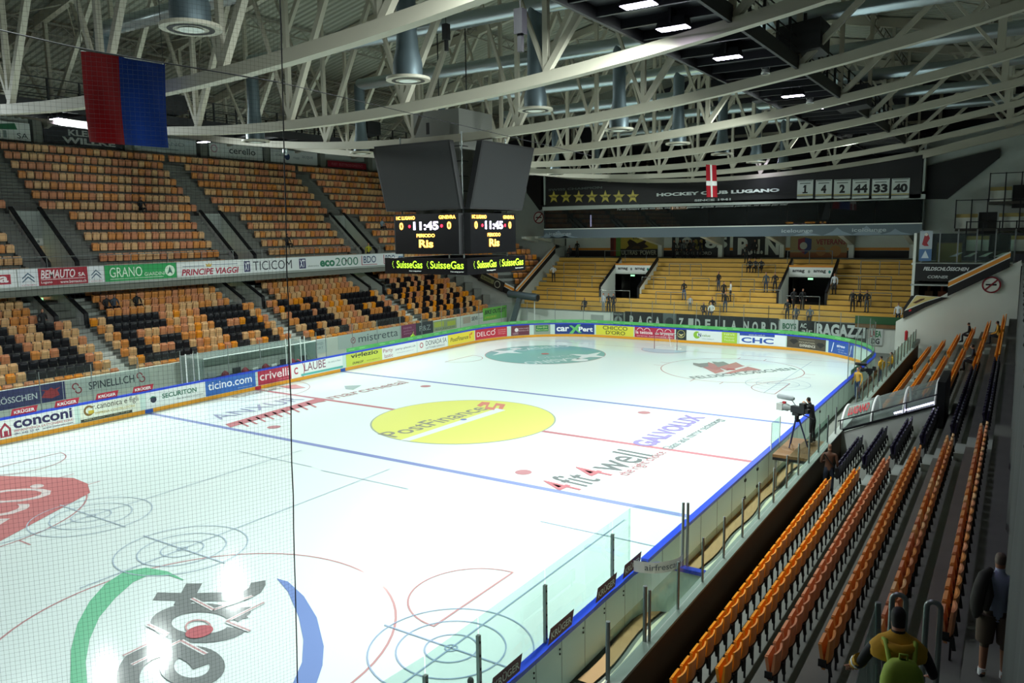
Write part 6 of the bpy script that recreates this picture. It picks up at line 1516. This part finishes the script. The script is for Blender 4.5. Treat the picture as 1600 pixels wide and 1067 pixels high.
# on the terrace: pixel of the feet -> step
TG = 'people on the yellow terrace'
TP = [ # px, step, pose, facing, top, legs, label
 (865, 6, 'lean', -70, '#c9ced2', '#1c2026', 'person in a white and grey top leaning forward at the left edge of the terrace'),
 (902, 12, 'stand', -90, '#1f2622', '#1c2026', 'person in dark clothes standing at the top left of the yellow terrace'),
 (891, 12, 'sit', -90, '#3a3634', '#2a2a30', 'person in grey sitting at the top left of the yellow terrace'),
 (914, 0, 'sit', -90, '#2c2c34', '#1c1c22', 'person in dark clothes sitting alone behind the white front wall of the terrace'),
 (943, 0, 'stand', -110, '#b4bcc2', '#8f989e', 'person in light grey, left of three at the white front wall'),
 (951, 0, 'stand', -80, '#1c1e24', '#1c1e24', 'tall person in black, middle of three at the white front wall'),
 (959, 0, 'stand', -100, '#26262a', '#22242a', 'person in dark grey, right of three at the white front wall'),
 (1069, 3, 'stand', -100, '#15161a', '#4a5a78', 'person in a black jacket and blue jeans standing alone below the 1985 mural'),
 (1079, 1, 'stand', -60, '#a8b0b4', '#6c747c', 'small person in pale grey beside the one in black jacket and jeans'),
 (1123, 5, 'stand', -120, '#17181c', '#3a4658', 'person holding a dark jacket high on the terrace below the number 85'),
 (1131, 3, 'stand', -40, '#15161a', '#22242a', 'person in black talking to the one in a white shirt'),
 (1142, 3, 'stand', 200, '#d4d8d8', '#17181c', 'person in a white shirt and black trousers, right of the group in black'),
 (1134, 1, 'stand', -80, '#141518', '#3f4c5c', 'person in a black top and grey jeans standing low in the middle of the terrace'),
 (1114, 1, 'sit', -90, '#1a1b20', '#22242a', 'person in a black jacket sitting behind the one in a white t-shirt'),
 (1113, 0, 'sit', -90, '#e2e6e4', '#3a4250', 'person in a bright white t-shirt sitting above the long black banner'),
 (1100, 0, 'sit', -60, '#2a2a30', '#22242a', 'person in dark grey sitting left of the bright white t-shirt'),
 (1197, 5, 'stand', -100, '#3a4650', '#2c3a50', 'person in a grey-blue top, left of two standing right of the middle'),
 (1211, 5, 'stand', -90, '#16171a', '#1c1e22', 'person in black, right of two standing right of the middle'),
 (1171, 9, 'sit', -90, '#1c1c20', '#1a1a1e', 'person in black sitting high below the R.d.N mural, left one'),
 (1180, 9, 'sit', -90, '#2a2c30', '#1a1a1e', 'person in charcoal sitting high below the R.d.N mural, middle one'),
 (1189, 9, 'sit', -90, '#202226', '#1a1a1e', 'person in black sitting high below the R.d.N mural, right one'),
 (1165, 11, 'stand', -90, '#17181a', '#17181a', 'person in black standing in front of the letter R mural'),
 (1178, 12, 'stand', -90, '#141416', '#141416', 'person in black standing in front of the middle letter of the R.d.N mural'),
 (1241, 2, 'walk', -60, '#191a1e', '#121316', 'person in black leaving the right entrance, left one'),
 (1255, 2, 'stand', -60, '#15161a', '#121316', 'person in black at the barrier before the right entrance'),
 (1232, 0, 'stand', -100, '#1c2024', '#1c2024', 'person in dark clothes behind the white scrawled banner'),
 (1246, 0, 'sit', -90, '#3a4450', '#22242a', 'person in blue-grey sitting behind the RAGAZZI banner, left one'),
 (1268, 0, 'sit', -90, '#5a626a', '#2a2e34', 'person in light grey sitting behind the RAGAZZI banner, right one'),
 (1304, 5, 'stand', -100, '#c2c8cc', '#22242a', 'person in white and black standing right of the right entrance'),
 (1334, 2, 'stand', -90, '#121418', '#16181c', 'tall person in black, left of three on the right half of the terrace'),
 (1345, 3, 'sit', -90, '#1f2126', '#1a1c20', 'person in dark grey sitting between two standing ones on the right half'),
 (1356, 2, 'stand', -110, '#1a1c20', '#4a4e50', 'person in black with grey trousers, right of three on the right half'),
 (1406, 0, 'stand', -100, '#d6dadc', '#2c2e34', 'person in a white shirt at the right edge of the terrace')]
for i, (px, k, kd, fa, tp, lg, lab) in enumerate(TP):
    y, z = trow(k); y += .3; x = at(px, 440, 'y', y).x
    person((x, y, z if kd != 'sit' else z), fa, kd, tp, lg, lab, TG, h=1.75 if i != 8 else 1.3, seed=i % 4)
for i, px in enumerate((1056, 1063, 1071, 1078, 1086, 1094)):
    y, z = trow(12); x = at(px, 400, 'y', y+.9).x
    person((x, y+.5+.35*(i % 2), trow(12)[1]+(.0 if (i % 2) == 0 else .0)), -90+15*(i % 3-1), 'stand', ['#1a1a1e', '#26262c', '#5c6468', '#1c1e22', '#22242a', '#18181c'][i], '#1a1c20', 'person in %s in the crowd under the 1985 mural, %s from the left' % (['black', 'dark grey', 'pale grey', 'black', 'dark blue', 'black'][i], ORD[i+1]), TG, seed=i % 3)
for i, (px, z_) in enumerate(((985, 0), (994, 0))): pass
# left stand
def on_row(fn, k, py, px): X, F = fn(k); return (X-.05, at(px, py, 'x', X).y, F)
X, F = upper_row(6); person((X+.15, at(217.6, 320, 'x', X).y, F), 0, 'sit', '#101012', '#101012', 'lone person in black sitting in the middle of the upper left tier', seed=1)
X, F = upper_row(2); person((X+.15, at(446, 376, 'x', X).y, F), 0, 'sit', '#15161a', '#101012', 'lone person in dark clothes sitting low in the second upper section', seed=2)
X, F = upper_row(4); person((X+.15, at(594, 343, 'x', X).y, F), 0, 'sit', '#8aa0b0', '#2a2c30', 'lone person in a pale blue top sitting right beside the scoreboard', seed=2)
X, F = upper_row(0); person((X-.2, at(578, 380, 'x', X).y, F), -30, 'stand', '#c8c020', '#1c2430', 'steward in a yellow jacket standing in the upper entrance beside the scoreboard', seed=1)
X, F = lower_row(8); person((X+.15, at(163, 465, 'x', X).y, F), 0, 'sit', '#1c1a20', '#15151a', 'left one of two people sitting in the shade under the green GRANO advert', seed=1)
person((X+.15, at(175, 465, 'x', X).y, F), 0, 'sit', '#3a4250', '#15151a', 'right one of two people sitting in the shade under the green GRANO advert', seed=2)
person((X+.15, at(211, 470, 'x', X).y, F), 0, 'sit', '#17171a', '#15151a', 'lone person in black bending low under the green GRANO advert', seed=3)
X, F = lower_row(6); person((X-.3, at(69, 480, 'x', X).y, F-.1), 0, 'stand', '#141418', '#121216', 'person in black standing at the left side of the lower entrance', seed=1)
p = at(645, 520, 'x', -16.3); person((-16.3, p.y, .0), 0, 'stand', '#b8e83a', '#a8d834', 'steward in a bright lime vest standing behind the left boards below the scoreboard', seed=1, h=1.7)
# right stand and walkway
X, F = right_row_xz(1); p = at(1293, 700, 'y', -4.5)
o = person((p.x+.05, -4.4, F), 100, 'stand', '#5a3a28', '#1c2434', 'person in a brown jacket with a shoulder bag standing at the aisle behind the parapet', seed=1, hair='#8a6a58', h=1.72, fine=2)
mb = MB(); mb.tube([(-.16, .12, 1.42), (0, .17, 1.2), (.2, .1, .95)], .018, 'black', 5); mb.tube([(-.16, -.14, 1.42), (0, -.15, 1.2), (.2, -.08, .95)], .018, 'black', 5); mb.prism([(.18, -.16, .7), (.3, -.16, .7), (.3, -.16, .98), (.18, -.16, .98)], (0, .3, 0), 'black')
mb.build('shoulder_bag', o)
# TV cameraman on a platform behind the boards
PX, PYY, PZ = 16.1, -1.4, 1.25
mb = MB(); mb.box(-.6, .6, -1.3, 1.3, 1.15, 1.25, 'wood'); mb.box(-.6, .6, -1.3, 1.3, 1.05, 1.15, 'darkmetal')
for sx in (-.5, .5):
    for sy in (-1.2, 1.2): mb.box(sx-.04, sx+.04, sy-.04, sy+.04, 0, 1.1, 'rail')
mb.build('camera_platform', None, 'small wooden platform behind the boards under the tv camera', 'platform', None, None, (PX, -1.6, 0))
pc = at(1270, 640, 'x', 16.35)
person((16.35, pc.y+.1, PZ), 165, 'camera', '#0d0e10', '#0e0f12', 'cameraman in black operating the tv camera by the boards', seed=0, hair='#101010', h=1.72, fine=2)
pt = at(1246, 690, 'x', 16.0)
def tv_camera(loc, rz, s, label, foam='#8f9698', grey='#8a8f8c'):
    t = empty('tv_camera', loc, rz); t.scale = (s, s, s); tag(t, label, 'camera')
    for a in range(3):
        mb = MB(); q = a*2.094+.5; mb.tube([(.08*math.cos(q), .08*math.sin(q), 1.05), (.42*math.cos(q), .42*math.sin(q), .0)], [.035, .025], cmat('#23264a'), 6); mb.build('leg', t)
    mb = MB(); mb.tube([(0, 0, .95), (0, 0, 1.3)], .08, 'black', 8); mb.box(-.13, .13, -.13, .13, 1.2, 1.3, 'black'); mb.beam((.1, .1, 1.25), (.55, .25, 1.1), .03, .03, 'black'); mb.build('head', t)
    mb = MB(); mb.box(-.22, .35, -.1, .1, 1.3, 1.55, 'darkmetal'); mb.box(.0, .5, -.08, .08, 1.34, 1.5, 'black'); cb = mb.build('camera_body', t)
    mb = MB(); mb.tube([(-.2, 0, 1.43), (-.35, 0, 1.43), (-.4, 0, 1.43), (-.75, 0, 1.43)], [.09, .1, .14, .14], cmat(grey), 10); mb.box(-.8, -.55, -.15, .15, 1.3, 1.56, cmat('#b0b2ac')); mb.box(-.62, -.5, -.04, .04, 1.56, 1.64, 'red'); mb.build('lens', cb)
    mb = MB(); mb.tube([(-.95, .12, 1.78), (-.9, .12, 1.78), (-.3, .12, 1.78), (-.22, .12, 1.78)], [.05, .1, .1, .05], cmat(foam), 10); mb.tube([(-.3, .12, 1.7), (-.1, .1, 1.5)], .015, 'black', 5); mb.build('microphone', cb)
    mb = MB(); mb.box(.15, .35, -.12, .08, 1.55, 1.7, 'black'); mb.build('viewfinder', cb)
tv_camera((15.95, pt.y, PZ), -.35, .95, 'grey television camera with foam microphone on a tripod beside the boards')
mb = MB(); q0 = at(1226, 660, 'x', 15.3); mb.box(-.01, .01, -.6, .6, 0, 1.0, 'acrylic'); mb.tube([(0, -.6, 0), (0, -.6, 1.0)], .02, 'white', 5); mb.tube([(0, .6, 0), (0, .6, 1.0)], .02, 'white', 5); mb.build('glass_shield', None, 'small clear shield standing on the boards in front of the tv camera', 'shield', None, None, (15.25, pt.y-.1, 1.17))
# far end of the walkway
for i, (px, py, x_, tp, lab, fa) in enumerate(((1378, 553, 16.0, '#e0a81c', 'camera operator with a yellow backpack and dark cap at the far end of the walkway', 150), (1394, 545, 16.3, '#e8a820', 'person in an orange-yellow shirt and dark cap behind the far camera operator', 200), (1343, 545, 14.2+1.3, '#d8a848', 'person in a yellow shirt seen through the far right rink glass', 240))):
    y = at(px, py, 'x', x_).y; person((x_, min(y, 27.0), 0), fa, 'stand', tp, '#3a5070', lab, None, seed=i, hair='#1a1a20', h=1.75)
yv = at(1361, 545, 'x', 15.75).y; tv_camera((15.75, min(yv, 26), 0), 0, .85, 'dark television camera on a tripod at the far end of the walkway', '#1a1a1c', '#1a1a1c')
X, F = right_row_xz(4)
for i, (px, k, tp, lab) in enumerate(((1519, 4, '#15161c', 'spectator in dark clothes sitting high at the far end of the right stand'), (1529, 5, '#2a2e3a', 'spectator in dark blue beside the one in the yellow shirt'), (1549, 6, '#c8902a', 'spectator in a yellow shirt sitting at the far end of the back row'))):
    X, F = right_row_xz(k); p = at(px, 500, 'x', X-.1); y = min(p.y, 25.5) if p.y > 0 else 18
    person((X-.15, y, F), 180, 'sit', tp, '#22242c', lab, None, seed=i)
# the two near people seen from behind
pm_ = at(1408, 975, 'y', -22.76); fz = pm_.z-1.62
o = person((pm_.x, -22.76, fz), 105, 'stairs', '#17171c', '#15171c', 'person in a black and yellow jacket with a lime green backpack on the stairs', seed=0, hair='#151110', hands=True, h=1.75, fine=2)
mb = MB(); yc = cmat('#c99a1e', .8)
vs = []; fs = []; n = 14
for j, (z, rx, ry, cy_) in enumerate(((1.29, .23, .14, .05), (1.33, .235, .14, .05), (1.385, .235, .12, .07), (1.44, .17, .10, .09), (1.475, .09, .08, .10), (1.5, .06, .06, .11))):
    for i in range(n): a = 2*PI*i/n; vs.append((rx*math.cos(a), cy_+ry*math.sin(a), z))
for j in range(5):
    for i in range(n): fs.append((j*n+i, j*n+(i+1) % n, (j+1)*n+(i+1) % n, (j+1)*n+i))
mb.add(vs, fs, yc, True); mb.tube([(-.13, .04, 1.42), (-.09, -.04, 1.42), (0, -.08, 1.41), (.09, -.04, 1.42), (.13, .04, 1.42)], [.025, .04, .05, .04, .025], yc, 10); mb.build('yellow_hood', o, label='yellow shoulder panel and hood')
mb = MB()
for s in (-1,): mb.tube([(s*.29, .13, 1.17), (s*.31, .2, 1.10), (s*.32, .25, 1.06)], [.062, .06, .055], yc, 10); mb.tube([(s*.302, .175, 1.125), (s*.31, .2, 1.105)], [.065, .064], 'white', 10)
mb.build('yellow_cuff', o)
mb = MB(); gm = cmat('#9ab53a', .7); vs = []; n = 16
for z, rx, ry in ((.85, .13, .07), (.89, .165, .1), (1.02, .18, .12), (1.19, .175, .11), (1.31, .15, .09), (1.38, .1, .06), (1.4, .03, .02)):
    for i in range(n): a = 2*PI*i/n; c_, s_ = math.cos(a), math.sin(a); vs.append((rx*math.copysign(abs(c_)**.7, c_), -.2+ry*math.copysign(abs(s_)**.7, s_), z))
fs = [(j*n+i, j*n+(i+1) % n, (j+1)*n+(i+1) % n, (j+1)*n+i) for j in range(6) for i in range(n)]
mb.add(vs, fs, gm, True)
mb.tube([(-.12, -.3, 1.08), (-.06, -.33, 1.05), (.06, -.33, 1.05), (.12, -.3, 1.08)], .008, cmat('#3a4c18'), 5); mb.tube([(-.03, -.2, 1.40), (-.03, -.19, 1.44), (.03, -.19, 1.44), (.03, -.2, 1.40)], .01, gm, 5)
for s in (-1, 1): mb.tube([(s*.09, -.16, 1.3), (s*.12, -.02, 1.47), (s*.13, .1, 1.42)], .02, gm, 6)
mb.build('backpack', o, label='lime green backpack')
p2 = at(1556, 950, 'x', 22.2)
o = person((22.34, -18.9, 3.28), 98, 'stand', '#b4bedc', '#57493a', 'grey-haired person in a light blue t-shirt and khaki shorts standing beside the curtain', seed=3, hair='#6a5c50', bare=True, shorts=True, hands=True, h=1.74, fine=2, skin='skin_tan')
mb = MB(); jc = cmat('#33312c', .8)
mb.tube([(-.10, .02, 1.47), (-.17, -.08, 1.42), (-.21, -.12, 1.28), (-.23, -.12, 1.1), (-.235, -.1, .95), (-.24, -.08, .86)], [.04, .075, .085, .09, .07, .035], jc, 12)
mb.tube([(-.14, -.09, 1.40), (-.12, -.15, 1.2), (-.15, -.16, 1.0)], [.04, .055, .04], jc, 8); mb.build('jacket_over_shoulder', o, label='dark jacket hung over the left shoulder')
mb = MB()
for s in (-1, 1): mb.tube([(s*.10, -.0, .90), (s*.11, .0, .7), (s*.115, .01, .52)], [.12, .11, .10], cmat('#57493a', .8), 12, True)
mb.build('shorts', o)
for s in (-1, 1): mb = MB(); mb.tube([(s*.12, -.02, .07), (s*.12, -.02, .16)], .05, 'white', 10); mb.build('sock', o)
# black-capped head in front of the near glass, at the bottom edge
pq = at(735, 1062, 'x', 14.3)
o = person((14.2, at(735, 1062, 'x', 14.2).y, at(735, 1056, 'x', 14.2).z-1.75), 120, 'stand', '#16161c', '#16161c', 'person in a black cap at the bottom edge by the near boards', seed=1, hair='#0c0c14', fine=2)
# dark figure leaning at the gallery rail
o = person((22.58, -21.6, 7.0), 178, 'stand', '#17141c', '#15151a', 'person in black standing on the upper gallery at the right edge', seed=2, hair='#120e0e', fine=2)
